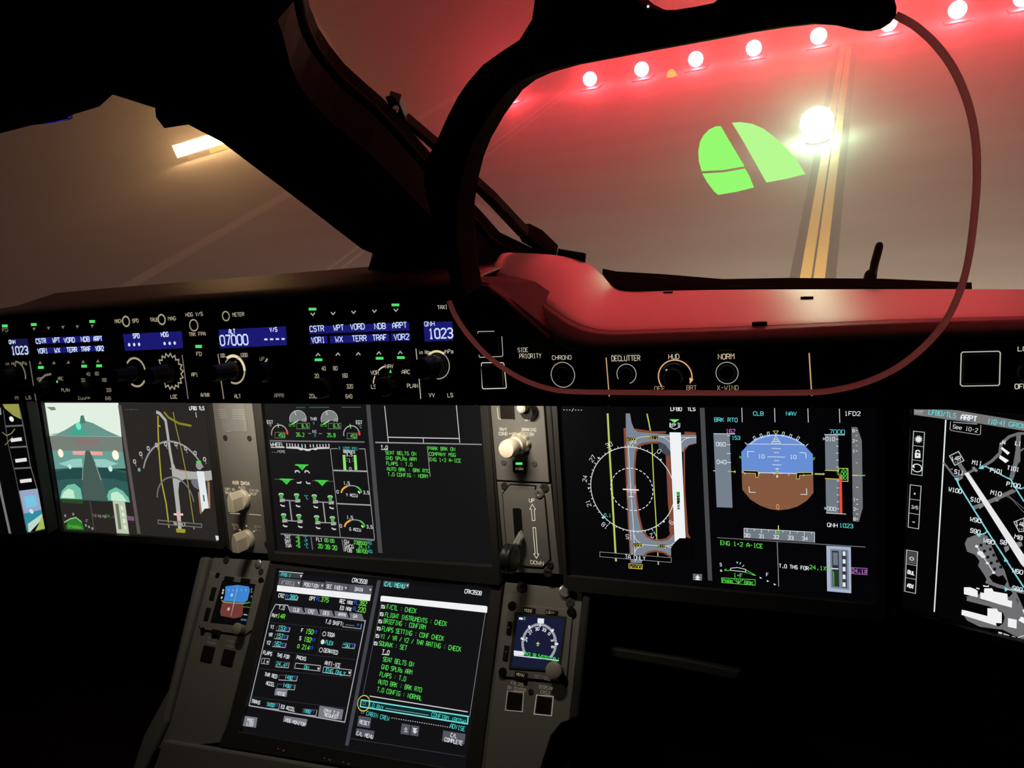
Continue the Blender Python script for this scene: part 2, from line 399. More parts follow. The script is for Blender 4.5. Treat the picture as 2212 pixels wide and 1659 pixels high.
# lit guidance sign far to the left
a = gnd(384, 341, .35); b = gnd(560, 300, .35)
b = EYE + (b - EYE).normalized() * (a - EYE).length
b.z = a.z
d = (b - a).normalized(); nb = Vector((d.y, -d.x, 0)); L = (b - a).length
t = empty('guidance_sign', (a.x, a.y, 0), 'long overexposed yellow white lit sign left of the centre post', 'sign')
def obox(name, o, d, nb, L, T, z0, z1, mat, parent):
    q = [o, o + d*L, o + d*L + nb*T, o + nb*T]
    return mobj(name, [Vector((p.x, p.y, z)) for z in (z0, z1) for p in q], [(0, 1, 2, 3), (4, 5, 6, 7), (0, 1, 5, 4), (1, 2, 6, 5), (2, 3, 7, 6), (3, 0, 4, 7)], mat, parent=parent)
obox('sign_case', a - d*.05, d, -nb, L + .1, .3, .30, 1.12, housing, t)
obox('sign_face', a + nb*.02, d, nb, L, .03, .36, 1.05, lampglow('sign_face_glow', (1, .58, .24), SIGN), t)
obox('amber_panel', a + d*L*.38 + nb*.02, d, nb, L*.45, .03, .04, .36, lampglow('amber_panel_glow', (1, .50, .06), 1.6), t)['label'] = 'amber lower edge'
for k in (.1, .5, .9): obox('sign_leg', a + d*L*k - nb*.15, d, nb, .06, .06, 0, .32, housing, t)

# aircraft taxi light, under the nose, lighting the tarmac ahead
l = bpy.data.lights.new('taxi_light', 'SPOT'); l.energy = TAXI; l.color = (1, .86, .66); l.spot_size = math.radians(140); l.spot_blend = 1; l.shadow_soft_size = .1
o = bpy.data.objects.new('taxi_light', l); COL.objects.link(o); o.location = (-.6, 3.4, 2.4)
o.rotation_euler = Vector((.10, 1, -.30)).to_track_quat('-Z', 'Y').to_euler()
tag(o, 'taxi light on the nose lighting the tarmac ahead', 'lamp')
l = bpy.data.lights.new('turnoff_light', 'SPOT'); l.energy = 6000; l.color = (1, .93, .86); l.spot_size = math.radians(110); l.spot_blend = 1; l.shadow_soft_size = .1
o = bpy.data.objects.new('turnoff_light', l); COL.objects.link(o); o.location = (-3.2, 3.0, 2.6)
o.rotation_euler = Vector((-1, .62, -.16)).to_track_quat('-Z', 'Y').to_euler()
tag(o, 'turn-off light on the left side lighting the tarmac', 'lamp')
# fog
m = bpy.data.materials.new('fog'); m.use_nodes = True; n = m.node_tree; n.nodes.clear()
vs = n.nodes.new('ShaderNodeVolumeScatter'); vs.inputs['Density'].default_value = FOG; vs.inputs['Anisotropy'].default_value = .78
vs.inputs['Color'].default_value = (1, .97, .93, 1)
oo = n.nodes.new('ShaderNodeOutputMaterial'); n.links.new(vs.outputs[0], oo.inputs['Volume'])
x0, x1, y0, y1, z0, z1 = -215, 60, 4.5, 240, .02, 16
o = mobj('fog', [(x0, y0, z0), (x1, y0, z0), (x1, y1, z0), (x0, y1, z0), (x0, y0, z1), (x1, y0, z1), (x1, y1, z1), (x0, y1, z1)],
     [(0, 1, 2, 3), (4, 5, 6, 7), (0, 1, 5, 4), (1, 2, 6, 5), (2, 3, 7, 6), (3, 0, 4, 7)], m)
tag(o, 'night fog glowing red over the taxiway', 'fog', kind='stuff')
# ------------------------------------------------------------------ the cockpit shell
PM = Plane(.735, 24.5)        # main instrument panel
PF = Plane(.520, 24.5)        # face of the glareshield panels
PL = Plane(.8093, 51.95)      # lower centre display and its neighbours
PW = Plane(.487, -35.8)       # windscreen
PR = Plane(.700, 15, 10)      # first officer's outer display
PC = Plane(.790, 15, -10)     # captain's outer display
PH = Plane(.300, 10)          # head-up display glass

def R3(x, y, z): return Vector((x, y, z + 5.8))
def slab(name, prof, x0, x1, mat):
    n = len(prof); v = [R3(x, y, z) for x in (x0, x1) for y, z in prof]
    f = [tuple(range(n)), tuple(range(n, 2*n))[::-1]] + [(i, n+i, n+(i+1) % n, (i+1) % n) for i in range(n)]
    o = mobj(name, v, f, mat); return tag(o, kind='structure')
side = [(-1.2, -1.2), (1.35, -1.2), (1.02, -.56), (.38, .33), (.1, .42), (-1.2, .42)]
slab('wall_left', side, -1.86, -1.80, MAT['trim']); slab('wall_right', side, .75, .81, MAT['trim'])
slab('wall_rear', [(-1.26, -1.2), (-1.2, -1.2), (-1.2, .42), (-1.26, .42)], -1.86, .81, MAT['trim'])
slab('ceiling', [(-1.26, .42), (.1, .42), (.40, .30), (.44, .34), (.12, .47), (-1.26, .47)], -1.86, .81, MAT['trim'])
slab('floor', [(-1.26, -1.25), (1.35, -1.25), (1.35, -1.2), (-1.26, -1.2)], -1.86, .81, MAT['trim'])
slab('wall_front', [(1.00, -.55), (1.06, -.55), (1.39, -1.2), (1.33, -1.2)], -1.86, .81, MAT['trim'])

def glass(name, tint, refl):
    m = bpy.data.materials.new(name); m.use_nodes = True; n = m.node_tree; n.nodes.clear()
    t = n.nodes.new('ShaderNodeBsdfTransparent'); t.inputs[0].default_value = (*tint, 1)
    g = n.nodes.new('ShaderNodeBsdfGlossy'); g.inputs['Roughness'].default_value = .02; g.inputs['Color'].default_value = (1, 1, 1, 1)
    x = n.nodes.new('ShaderNodeMixShader'); x.inputs[0].default_value = refl
    o = n.nodes.new('ShaderNodeOutputMaterial')
    n.links.new(t.outputs[0], x.inputs[1]); n.links.new(g.outputs[0], x.inputs[2]); n.links.new(x.outputs[0], o.inputs[0]); return m
wglass = glass('windscreen_glass', (.95, .95, .94), .02)
post_l = [(335, 236), (337, 253), (355, 277), (407, 269), (479, 307), (630, 421), (782, 538), (809, 549), (796, 579)]
post_r = [(1203, 556), (1165, 543), (1080, 502), (1040, 457), (997, 412), (922, 321), (827, 212), (790, 180), (746, 140), (712, 98), (687, 59), (669, 14), (655, -60)]
PWo = PW.off(-.012)
o = prism('window_1', PWo, [(655, -75), (669, 14), (746, 140), (997, 412), (1203, 556), (1203, 650), (2600, 690), (2600, -75)], -.008, 0, wglass); tag(o, kind='structure')
o = prism('window_2', PWo, [(-420, 330), (0, 280), (244, 200), (335, 230), (479, 300), (809, 545), (790, 600), (0, 690), (-420, 720)], -.008, 0, wglass); tag(o, kind='structure')
# centre post between the two windscreens: traced edges at the windscreen's own distance, 7 cm deep
_f, _b = PW.off(.02), PW.off(-.05)
o = prism('trim_1', PW, [_f.uv(*p) for p in post_l + [(790, 640)]] + [_b.uv(*p) for p in [(1203, 640)] + post_r] + [_f.uv(560, -60), _f.uv(450, -60)], -.05, .02, MAT['trim'], px=False); tag(o, kind='structure')
# rubber seal along the right windscreen's edge
o = tube('trim_2', [PW.pt(*PW.uv(x, y), .016) for x, y in smoothcurve([(x - 4, y + 2) for x, y in post_r[1:]], 4)], .0045, MAT['rubber']); tag(o, kind='structure')
# upper left: eyebrow frame and overhead trim above the captain's windscreen
o = prism('trim_3', PW.off(.03), [(-1500, 640), (-420, 372), (0, 291), (149, 253), (163, 249), (215, 233), (244, 207), (335, 236), (420, 262), (640, 0), (640, -70), (-1500, -70)], -.07, 0, MAT['trim'], bevel=.003); tag(o, kind='structure')
# outer frame right of the first officer's windscreen
o = prism('trim_4', PW, [(2420, -75), (2420, 700), (2600, 700), (2600, -75)], -.05, .03, MAT['trim']); tag(o, kind='structure')

t = empty('sun_visor', PW.at(372, 262), 'black folded sun visor end on the captain side of the post', 'sun visor')
u, v = PW.uv(385, 250)
lathe('roller', PW.off(.02), *PW.off(.02).uv(378, 236), [(-.02, .012), (-.015, .014), (-.002, .014), (0, .012)], MAT['black'], t)
prism('visor_blade', PW.off(.02), [(338, 200), (420, 180), (470, 290), (407, 268), (357, 276), (340, 252)], -.012, 0, MAT['black'], t, bevel=.002)
t = empty('blue_reflection_strip', PW.at(110, 262), 'thin blue reflection drawn as a glowing strip under the dark overhead edge, far left', 'reflection')
tube('strip', [PW.off(.033).at(*p) for p in smoothcurve([(96, 267), (125, 262), (152, 253)], 4)], .0008, em(42, 32, 150, 1.0), t)  # blue reflection drawn as a glowing tube; no lamp sits here
tube('reflection_backing', [PW.off(.030).at(*p) for p in smoothcurve([(20, 270), (60, 263), (110, 257), (150, 249)], 4)], .004, MAT['black'], t)  # black backing added behind the drawn reflection

# ------------------------------------------------------------------ glareshield
TOPV = PF.uv(500, 652)[1]; BOTV = PF.uv(1106, 877)[1]
UL, UR = PF.uv(-260, 800)[0], .48
UM = PF.uv(1022, 800)[0]
body = empty('glareshield', PF.pt(-.5, BOTV, -.1), 'long black glareshield under the windows with a red lit right half', 'glareshield')
# block behind the panels
RV = PF.uv(1500, 752)[1]
def blk(name, u0, u1, v0, v1, h0, h1, mat, parent, pl=PF, bevel=.002):
    return prism(name, pl, [(u0, v0), (u1, v0), (u1, v1), (u0, v1)], h0, h1, mat, parent, bevel, px=False)
blk('block', UL, UM, BOTV, TOPV, -.19, -.017, MAT['black'], body)
blk('block', UM, UR, BOTV, RV, -.19, -.017, MAT['black'], body)
# centre hood: from the top edge of the panels forward to the windscreen base
back_px = [(-260, 690), (-100, 675), (0, 668), (27, 667), (60, 655), (122, 635), (244, 624), (420, 610), (600, 595), (796, 579), (900, 573), (1000, 567), (1080, 563), (1160, 559)]
rows = []
nb = len(back_px)
for k in range(7):
    r = []
    for i, p in enumerate(back_px):
        b = PW.off(-.02).at(*p); uf = UL + (UM - UL) * i / (nb - 1); f0 = PF.pt(uf, TOPV, 0.0)
        s_ = k / 6; q = f0.lerp(b, s_); q.z += .006 * math.sin(math.pi * min(1, s_ * 1.4)) * (1 - s_)
        r.append(q)
    rows.append(r)
low = [q + Vector((0, -.002, -.016)) for q in rows[0]]
def grid(name, rows, mat, parent, smooth=True, thick=0.004):
    V = [p for r in rows for p in r]; w_ = len(rows[0]); Fc = []
    for j in range(len(rows) - 1):
        for i in range(w_ - 1): Fc.append((j*w_+i, j*w_+i+1, (j+1)*w_+i+1, (j+1)*w_+i))
    o = mobj(name, V, Fc, mat, parent=parent, smooth=smooth)
    if thick:
        m = o.modifiers.new('thickness', 'SOLIDIFY'); m.thickness = thick; m.offset = 0
    return o
hoodmat = pbr('black_hood_satin', (.004, .0037, .0035), .45, noise=.2, bump=.2, spec=.10)
grid('centre_hood', [low] + rows, hoodmat, body)
# right pad with its hump towards the centre
fe = [(2480, 684), (2330, 687), (2212, 690), (2050, 694), (1900, 699), (1775, 705), (1650, 711), (1530, 715), (1400, 719), (1325, 721), (1275, 715), (1235, 700), (1200, 677), (1170, 655), (1135, 628), (1100, 604), (1062, 585)]
be = [(2480, 629), (2330, 629), (2212, 628), (2050, 627), (1900, 627), (1775, 627), (1650, 627), (1530, 628), (1420, 630), (1362, 631), (1330, 625), (1308, 604), (1290, 585), (1268, 570), (1240, 561), (1203, 557), (1110, 561)]
bl = [(2480, 710), (2330, 713), (2212, 717), (2050, 722), (1900, 727), (1775, 731), (1650, 735), (1530, 740), (1400, 745), (1310, 748), (1255, 742), (1212, 728), (1180, 708), (1150, 686), (1115, 658), (1085, 637), (1058, 614)]
nd = [0]*10 + [.005, .012, .03, .05, .075, .10, .125]
FE, BE, BL, UN = [], [], [], []
fs = lambda a: smoothcurve(a, 4)
for a, b, c, d in zip(fs(fe), fs(be), fs(bl), smoothcurve([(x,) for x in nd], 4)):
    dd = d[0]
    FE.append(PF.off(-.018 - dd).at(*a)); BE.append(PW.off(-.02).at(*b)); BL.append(PF.off(.004 - dd).at(*c)); UN.append(PF.off(-.002 - dd).at(c[0] - 4, c[1] + 15))
rows = []
for k in range(9):
    s_ = k / 8; r = []
    for i, (a, b) in enumerate(zip(FE, BE)):
        q = a.lerp(b, s_)
        x = i / (len(FE) - 1); q.z += (.004 + .020 * max(0, x - .55)) * math.sin(math.pi * s_)
        r.append(q)
    rows.append(r)
pad = grid('pad', rows, MAT['pad'], body); pad['label'] = 'leather covered top glowing red'
sub = pad.modifiers.new('soft', 'SUBSURF'); sub.levels = 1; sub.render_levels = 1
rows = [UN, [a.lerp(b, .5) + Vector((0, -.003, 0)) for a, b in zip(UN, BL)], BL, [a.lerp(b, .35) + Vector((0, -.003, .001)) for a, b in zip(BL, FE)], [a.lerp(b, .7) + Vector((0, -.002, .001)) for a, b in zip(BL, FE)], FE]
grid('edge_trim', rows, MAT['piping'], body)
# filler behind the hump, black cheek between the hood and the pad
ck = [(985, 600), (1000, 598), (1050, 612), (1085, 637), (1115, 658), (1150, 686), (1180, 708), (1212, 728), (1255, 742), (1320, 760), (1320, 780), (1022, 780), (985, 700)]
prism('cheek', PF.off(-.012), ck, -.10, 0, MAT['black'], body, bevel=.004)
prism('cheek_panel', PF.off(-.006), [(1020, 612), (1050, 616), (1085, 642), (1140, 690), (1190, 732), (1180, 742), (1120, 706), (1060, 650), (1030, 630)], -.02, 0, MAT['dark'], body, bevel=.003)['label'] = 'dark brown curved face below the hump'
def pad_point(x, y):
    """where the pixel's ray meets the pad"""
    from mathutils.bvhtree import BVHTree
    global _bvh
    if '_bvh' not in globals():
        rr = pad.data; _bvh = BVHTree.FromPolygons([v.co.copy() for v in rr.vertices], [tuple(p.vertices) for p in rr.polygons])
    L_ = _bvh.ray_cast(EYE, ray(x, y).normalized()); return L_[0], L_[1]
for x, y, rx in ((1443, 637, 10), (1743, 650, 12), (1641, 708, 15)):
    c, nn = pad_point(x, y)
    if c is None: continue
    if nn.z < 0: nn = -nn
    ax = Vector((1, 0, 0)); ax = (ax - nn * ax.dot(nn)).normalized(); ay = nn.cross(ax)
    L_ = rx * (c - EYE).length / 1640; V = []
    for hh in (.0015, .0040):
        for k in range(16):
            q = 2 * math.pi * k / 16; V.append(c + nn * hh + ax * math.cos(q) * L_ + ay * math.sin(q) * .0035)
    mobj('vent_slot', V, [tuple(range(16)), tuple(range(16, 32))] + [(k, (k+1) % 16, 16+(k+1) % 16, 16+k) for k in range(16)], MAT['rubber'], parent=body)

# ------------------------------------------------------------------ outside on the windscreen
PO = PW.off(-.05)
t = empty('windscreen_wiper', PO.at(1190, 552), 'dark slanting wiper parked along the right edge of the centre post', 'wiper')
prism('wiper_arm', PO, [(838, 214), (862, 222), (878, 262), (945, 318), (1010, 380), (1067, 431), (1140, 507), (1120, 512), (1060, 448), (997, 385), (940, 330), (868, 268)], -.012, 0, pbr('wiper_paint', (.05, .045, .045), .5, noise=.1), t, bevel=.001)
prism('wiper_blade', PO.off(-.008), [(1118, 505), (1140, 504), (1168, 518), (1203, 551), (1184, 556), (1127, 523)], -.016, 0, MAT['rubber'], t, bevel=.001)
prism('pivot', PO, [(832, 212), (848, 210), (868, 240), (868, 262), (850, 252)], -.003, 0, MAT['rubber'], t, bevel=.001)
u, v = PO.off(.006).uv(853, 238)
lathe('pivot_cap', PO.off(.006), u, v, [(-.004, .0035), (.001, .0035), (.002, .0028)], MAT['steel'], t, seg=16)['label'] = 'pale round cap'
t = empty('lower_wiper', PO.at(1600, 615), 'black curved wiper lying along the base of the right window', 'wiper')
pts = smoothcurve([(1306, 594), (1380, 599), (1460, 603), (1540, 608), (1640, 613), (1760, 615), (1880, 618), (2000, 622), (2100, 627)], 4)
tube('wiper_arm', [PO.at(x, y + 2) for x, y in pts], .0024, MAT['rubber'], t)
prism('wiper_blade', PO, [(1300, 596), (1330, 602), (1430, 608), (1560, 619), (1700, 617), (1900, 619), (2100, 628), (2100, 640), (1330, 640)], -.012, -.004, MAT['rubber'], t)
t = empty('ice_probe', PO.at(1880, 615), 'small black upright rod outside the base of the right window', 'probe')
PP = PO.off(-.02)
tube('rod', [PP.at(x, y) for x, y in ((1884, 600), (1889, 570), (1896, 545), (1899, 533), (1900, 528), (1900, 525))], [.0052, .0052, .0050, .0048, .0038, .001], MAT['rubber'], t, seg=12)
tube('sleeve', [PP.at(x, y) for x, y in ((1873, 640), (1877, 612), (1881, 594), (1883, 589))], [.0085, .0085, .0080, .006], MAT['black'], t, seg=12)
t = empty('serrated_strip', PO.at(1235, 560), 'short black serrated strip standing on top of the red hump', 'strip')
zz = [(1203, 552), (1205, 546)]
for k in range(12): zz += [(1207 + k*4.8, 545 + k*.8), (1209.4 + k*4.8, 547.6 + k*.8)]
zz += [(1265, 556), (1264, 568), (1240, 563), (1215, 556)]
PQ = PW.off(-.012)
prism('serrated_body', PQ, zz, -.006, 0, MAT['rubber'], t)
# ------------------------------------------------------------------ display colours
cW, cG, cC, cY = em(225, 232, 235), em(95, 225, 80), em(90, 215, 215), em(215, 205, 90)
cGr, cM, cR, cA = em(125, 135, 148), em(190, 120, 205), em(235, 75, 65), em(235, 170, 60)
cK = em(4, 4, 5); cBar = em(72, 72, 74); cDim = em(120, 122, 124); cB = em(70, 120, 225)
def screenmat(name, r, g, b):
    c = srgb(r, g, b); return pbr(name, (.006, .006, .006), .18, spec=.12, emit=c[:3])
def display(name, label, pl, outer, inner, smat, h=.006, cat='display'):
    c = [sum(p[i] for p in outer) / len(outer) for i in (0, 1)]
    t = empty(name, pl.at(*c), label, cat)
    ring('bezel', pl, outer, inner, -.012, h, MAT['bezel'], t, bevel=.0012)
    prism('screen', pl, inner, -.008, 0, smat, t)
    return t

# instrument panel board behind everything
PB = PM.off(-.014)
o = prism('instrument_board', PB, [(-420, 1096), (-420, 864), (1925, 864), (1925, 1343), (1262, 1275), (1222, 1270), (1068, 1256), (600, 1206), (455, 1190), (140, 1156)], -.03, 0, MAT['black'])
tag(o, 'black board that carries the row of large displays', 'instrument panel')

# ================================================================== first officer's flight display
fo = display('flight_display', 'large right display with attitude ball and moving taxiway map', PM,
    [(1193, 850), (1198, 900), (1222, 1262), (1235, 1272), (1912, 1338), (1915, 1300), (1912, 860), (1900, 850)],
    [(1206, 850), (1209, 900), (1229, 1238), (1232, 1241), (1890, 1302), (1893, 1290), (1893, 860), (1890, 850)], screenmat('first_officer_screen', 4, 4, 6))
D = Draw(PM).zoom(1200, 870, 4.147)
brown = em(132, 74, 54); grey = em(122, 132, 146); dgrey = em(68, 74, 82); lime = em(186, 198, 92)
for p in ([(610, 225), (635, 226), (668, 1100), (682, 1430), (670, 1430), (650, 1100)], [(690, 228), (880, 256), (990, 254), (992, 272), (880, 272), (735, 266)],
          [(1155, 258), (1258, 265), (1258, 290), (1155, 284)], [(1264, 352), (1190, 375), (1145, 430), (1150, 800), (1166, 1200), (1212, 1214), (1190, 1170), (1163, 800), (1160, 430), (1195, 382), (1264, 364)],
          [(1003, 470), (1028, 470), (1062, 1190), (1050, 1190), (1020, 1150)]): D.poly(p, brown)
D.line([(1000, 470), (1020, 900), (1044, 1130), (1036, 1185), (1000, 1222), (940, 1234), (880, 1228), (820, 1200), (772, 1130), (745, 1020), (722, 860), (708, 700), (706, 560), (716, 440), (740, 385), (800, 362), (870, 352), (925, 354)], 24, brown)
for p in ([(630, 95), (668, 95), (683, 180), (705, 232), (690, 400), (640, 400), (632, 260)],
          [(632, 228), (700, 232), (740, 262), (1020, 283), (1262, 288), (1262, 362), (1195, 377), (1160, 405), (1140, 440), (1030, 440), (985, 375), (920, 346), (860, 347), (770, 360), (725, 385), (640, 400)]): D.poly(p, grey)
D.poly([(634, 260), (735, 370), (714, 430), (702, 560), (704, 700), (718, 860), (740, 1020), (768, 1140), (816, 1206), (880, 1234), (950, 1240), (1012, 1226), (1048, 1190), (1062, 1180), (1068, 1250), (1036, 1300), (1036, 1376), (970, 1338), (900, 1324), (830, 1335), (792, 1362), (772, 1436), (680, 1432), (662, 1080), (645, 700)], grey)
D.poly([(920, 352), (985, 378), (1026, 440), (1028, 478), (1003, 474), (955, 446), (926, 398)], dgrey)
D.line([(790, 1368), (830, 1338), (900, 1326), (970, 1340), (1034, 1378)], 16, brown)
D.poly([(798, 1374), (835, 1350), (900, 1338), (965, 1352), (1030, 1386)], cK)
D.poly([(1122, 1212), (1240, 1220), (1240, 1400), (1036, 1400), (1036, 1304), (1072, 1248), (1112, 1213)], cK)
D.poly([(1022, 264), (1123, 266), (1148, 800), (1166, 1212), (1112, 1212), (1068, 1250), (1048, 800)], em(240, 242, 245))
for p in ([(652, 370), (662, 560), (680, 840), (700, 1140), (716, 1420)], [(930, 302), (1022, 303)], [(925, 302), (960, 306), (995, 322), (1024, 350)], [(1124, 310), (1262, 310)], [(1126, 358), (1150, 332), (1180, 316), (1212, 311)],
          [(703, 1180), (720, 1222), (755, 1255), (800, 1272), (1000, 1283)], [(714, 1332), (728, 1305), (760, 1285), (790, 1275)], [(1000, 1283), (1036, 1275), (1068, 1252)], [(1000, 1283), (1036, 1300)]): D.line(p, 5, em(225, 225, 215))
D.line([(664, 400), (672, 372), (700, 335), (740, 312), (790, 303), (850, 300)], 5, em(225, 215, 140))
D.line([(468, 95), (488, 480), (505, 760), (543, 1420)], 17, lime)
D.line([(820, 98), (836, 170), (851, 250)], 11, lime); D.line([(865, 368), (880, 700), (905, 1115), (908, 1226)], 9, lime)
D.line([(917, 1340), (918, 1372)], 9, lime); D.line([(921, 1408), (922, 1450)], 9, em(200, 205, 195))
D.arc(683, 775, 374, 0, 360, 6, cW, n=72); D.arc(683, 775, 188, 0, 360, 7, cW, dash=30)
for k in range(36):
    if k*10 not in (50, 60, 70, 80, 90, 100, 110, 120): D.tick(683, 775, 374, 390 if k % 3 else 400, k*10 + 4, 5, cW)
for k in range(72):
    if not 48 < k*5 + 4 < 124: D.tick(683, 775, 374, 383, k*5 + 4, 3.5, cW)
for tx, an in (('33', 4), ('30', -25.5), ('27', -53), ('24', -80), ('21', -110.5), ('18', -143), ('15', -174.5), ('12', 155.5), ('0', 36.5), ('9', 128.5)):
    q = math.radians(an); u, v = D.uv(683, 775); a, b = D.sc(683, 775); k = (a+b)/2; R_ = 412*k
    D.text(tx, 683, 775, 38, cW, al='c', wt=.11, rot=-an, uvpos=(u + R_*math.sin(q), v + R_*math.cos(q)))
for x, y in ((388, 495), (944, 512), (300, 765), (425, 1028), (970, 1064), (702, 1152)): D.poly([(x-11, y-8), (x+11, y-8), (x, y+10)], cW)
pk = em(250, 225, 232)
D.poly([(640, 735), (722, 740), (722, 860), (645, 860)], em(132, 126, 146)); D.line([(674, 720), (682, 850)], 6, pk); D.line([(605, 773), (748, 780)], 11, pk); D.line([(657, 838), (700, 840)], 6, pk); D.text('W100', 645, 802, 22, em(215, 200, 160), w=75)
D.text('---/---', 70, 76, 26, cW, w=172); D.text('LFBO', 1035, 70, 32, cW, w=96, wt=.2); D.text('TLS', 1185, 70, 32, cW, w=68, wt=.2)
D.poly([(1022, 147), (1112, 147), (1068, 178)], em(120, 240, 100)); D.line([(1026, 180), (1026, 215), (1070, 236), (1115, 215), (1115, 180)], 6, cW)
D.text('14R', 1112, 180, 30, cW, w=82, wt=.16, rot=180)
for tx, x, y, w_ in (('S11', 852, 322, 62), ('W100', 642, 336, 78), ('W100', 698, 1284, 78), ('S10', 922, 1295, 60)):
    D.box(x-4, y-27, x+w_+2, y+3, cK); D.text(tx, x, y, 24, em(220, 205, 90), w=w_, wt=.16)
D.text('0.1', 440, 1018, 28, cC, w=58)
D.poly([(400, 1333), (1040, 1385), (1038, 1427), (400, 1376)], cK); D.line([(400, 1333), (1040, 1385), (1038, 1427), (400, 1376)], 4, em(150, 155, 155), True)
D.text('TA ONLY', 628, 1392, 35, cW, w=176, wt=.13)
D.poly([(660, 1438), (780, 1446), (779, 1486), (660, 1478)], cK); D.line([(660, 1438), (780, 1446), (779, 1486), (660, 1478)], 5, cY, True); D.text('W100', 672, 1477, 28, cY, w=95)
D.poly([(1088, 796), (1114, 796), (1118, 952), (1092, 952)], em(30, 34, 30)); u, v = D.uv(1117, 948); D.text('32L', 1117, 948, 22, cW, w=58, rot=91.5, uvpos=(u, v), wt=.2); u, v = D.uv(1114, 876); D.text('-14R', 1114, 880, 22, cG, w=80, rot=91.5, uvpos=(u, v), wt=.2)
D.build('navigation_map', fo)
D = Draw(PM).zoom(1200, 870, 4.147)
D.poly([(1232, 1530), (1314, 1534), (1314, 1592), (1232, 1586)], em(105, 105, 108))
for y in (1548, 1568): D.poly([(1250, y+18), (1298, y+20), (1273, y-6)], cW)
D.build('scroll_button', fo)
D = Draw(PM).zoom(1200, 870, 4.147)
D.poly([(1293, 45), (1336, 45), (1405, 1594), (1366, 1590)], cBar); D.build('divider_bar', fo)

D = Draw(PM).zoom(1520, 870, 3.95)
blue, earth = em(104, 142, 214), em(132, 88, 62)
D.poly([(322, 420), (380, 355), (440, 305), (520, 275), (617, 266), (710, 278), (790, 310), (850, 352), (932, 440), (934, 607), (326, 592)], blue)
D.poly([(326, 592), (934, 607), (937, 768), (880, 835), (800, 885), (720, 908), (640, 917), (560, 905), (480, 875), (400, 825), (330, 740)], earth)
D.line([(375, 350), (860, 356)], 4.5, cW); D.line([(326, 592), (934, 607)], 6, cW)
D.arc(630, 606, 338, -42, 42, 5, cW, n=40)
for x, y, an in ((435, 300, -36), (492, 280, -25), (553, 264, -14), (680, 264, 12), (742, 283, 23), (806, 302, 34)):
    a_ = math.radians(an); c_, s_ = math.cos(a_), math.sin(a_); D.line([(x + dx*c_ - dy*s_, y + dx*s_ + dy*c_) for dx, dy in ((-8, -14), (8, -14), (8, 14), (-8, 14))], 4, cW, True)
D.line([(352, 338), (375, 360)], 5, cW); D.line([(892, 350), (872, 370)], 5, cW)
D.line([(305, 455), (322, 462)], 5, cG); D.line([(305, 465), (322, 474)], 5, cG); D.line([(950, 465), (932, 474)], 5, cG); D.line([(950, 478), (932, 488)], 5, cG)
D.line([(595, 240), (638, 240), (616, 268)], 5, cY, True)
yw = em(222, 222, 168); D.line([(616, 282), (580, 345), (658, 345)], 5, yw, True); D.line([(600, 310), (634, 310)], 6, yw); D.line([(590, 328), (646, 328)], 8, yw)
for x0, x1, y0 in ((580, 658, 388), (600, 643, 424), (546, 697, 459), (602, 645, 493), (586, 664, 528)): D.line([(x0, y0), (x1, y0 + (x1-x0)*.03)], 5, cW)
D.text('10', 466, 470, 30, cW, w=52); D.text('10', 738, 476, 30, cW, w=52)
D.text('0', 622, 904, 36, em(235, 165, 90), w=28, wt=.13)
for p in ([(378, 466), (376, 414), (432, 416)], [(816, 424), (872, 428), (874, 474)], [(388, 714), (391, 762), (444, 764)], [(878, 730), (880, 782), (826, 780)]): D.line(p, 5.5, cW)
for p in ([(337, 578), (467, 582), (466, 635), (445, 634), (443, 602), (338, 598)], [(793, 596), (925, 594), (925, 614), (818, 618), (818, 648), (794, 648)]): D.poly(p, cK); D.line(p, 4.5, cY, True)
D.line([(610, 562), (646, 562)], 5, cW); D.line([(628, 557), (628, 575)], 7, cW); D.line([(585, 596), (610, 600)], 8, cW); D.line([(645, 600), (672, 600)], 8, cW); D.line([(628, 618), (628, 636)], 14, cW)
D.box(618, 586, 638, 606, cK); D.frame(618, 586, 638, 606, 4, cY); D.disc(628, 596, 7, em(170, 190, 60))
for x, y in ((477, 604), (602, 607), (727, 612), (855, 618), (352, 602)): D.line([(x, y-8), (x, y+8)], 4, cW)
D.build('attitude_indicator', fo)
D = Draw(PM).zoom(1520, 870, 3.95)
D.poly([(84, 263), (222, 268), (247, 895), (112, 890)], em(118, 128, 140)); D.line([(84, 263), (268, 266)], 5, cW)
D.text('162', 192, 258, 34, cM, w=76); D.text('153', 242, 312, 30, cC, w=68); D.text('060', 108, 368, 32, cW, w=78); D.text('040', 115, 519, 32, cW, w=78)
for y in (280, 356, 432, 508): D.line([(200, y), (228 + (y-280)*.03, y+1)], 5, cW)
D.line([(82, 579), (103, 580)], 5, cW); D.line([(206, 584), (250, 587)], 5, cY); D.poly([(250, 587), (272, 577), (272, 599)], cY)
D.build('speed_scale', fo)
D = Draw(PM).zoom(1520, 870, 3.95)
D.poly([(1035, 272), (1148, 276), (1155, 945), (1045, 940)], em(112, 120, 130)); D.line([(1030, 270), (1206, 274)], 5, cW); D.line([(1045, 940), (1216, 949)], 5, cW)
D.text('7000', 1074, 264, 36, cC, w=128, wt=.12); D.text('>010', 1014, 322, 30, cW, w=104); D.text('>000', 1026, 914, 30, cW, w=102)
for i in range(11): D.line([(1130 + i*.6, 310 + i*59.3), (1150 + i*.6, 311 + i*59.3)], 5, cW)
D.poly([(1036, 576), (1152, 580), (1152, 560), (1232, 560), (1232, 670), (1154, 668), (1154, 650), (1036, 646)], cK)
D.line([(1036, 576), (1152, 580), (1152, 560), (1230, 560), (1231, 670), (1156, 668), (1154, 650), (1036, 645)], 6, cY)
D.poly([(1154, 612), (1178, 614), (1184, 944), (1160, 942)], cR)
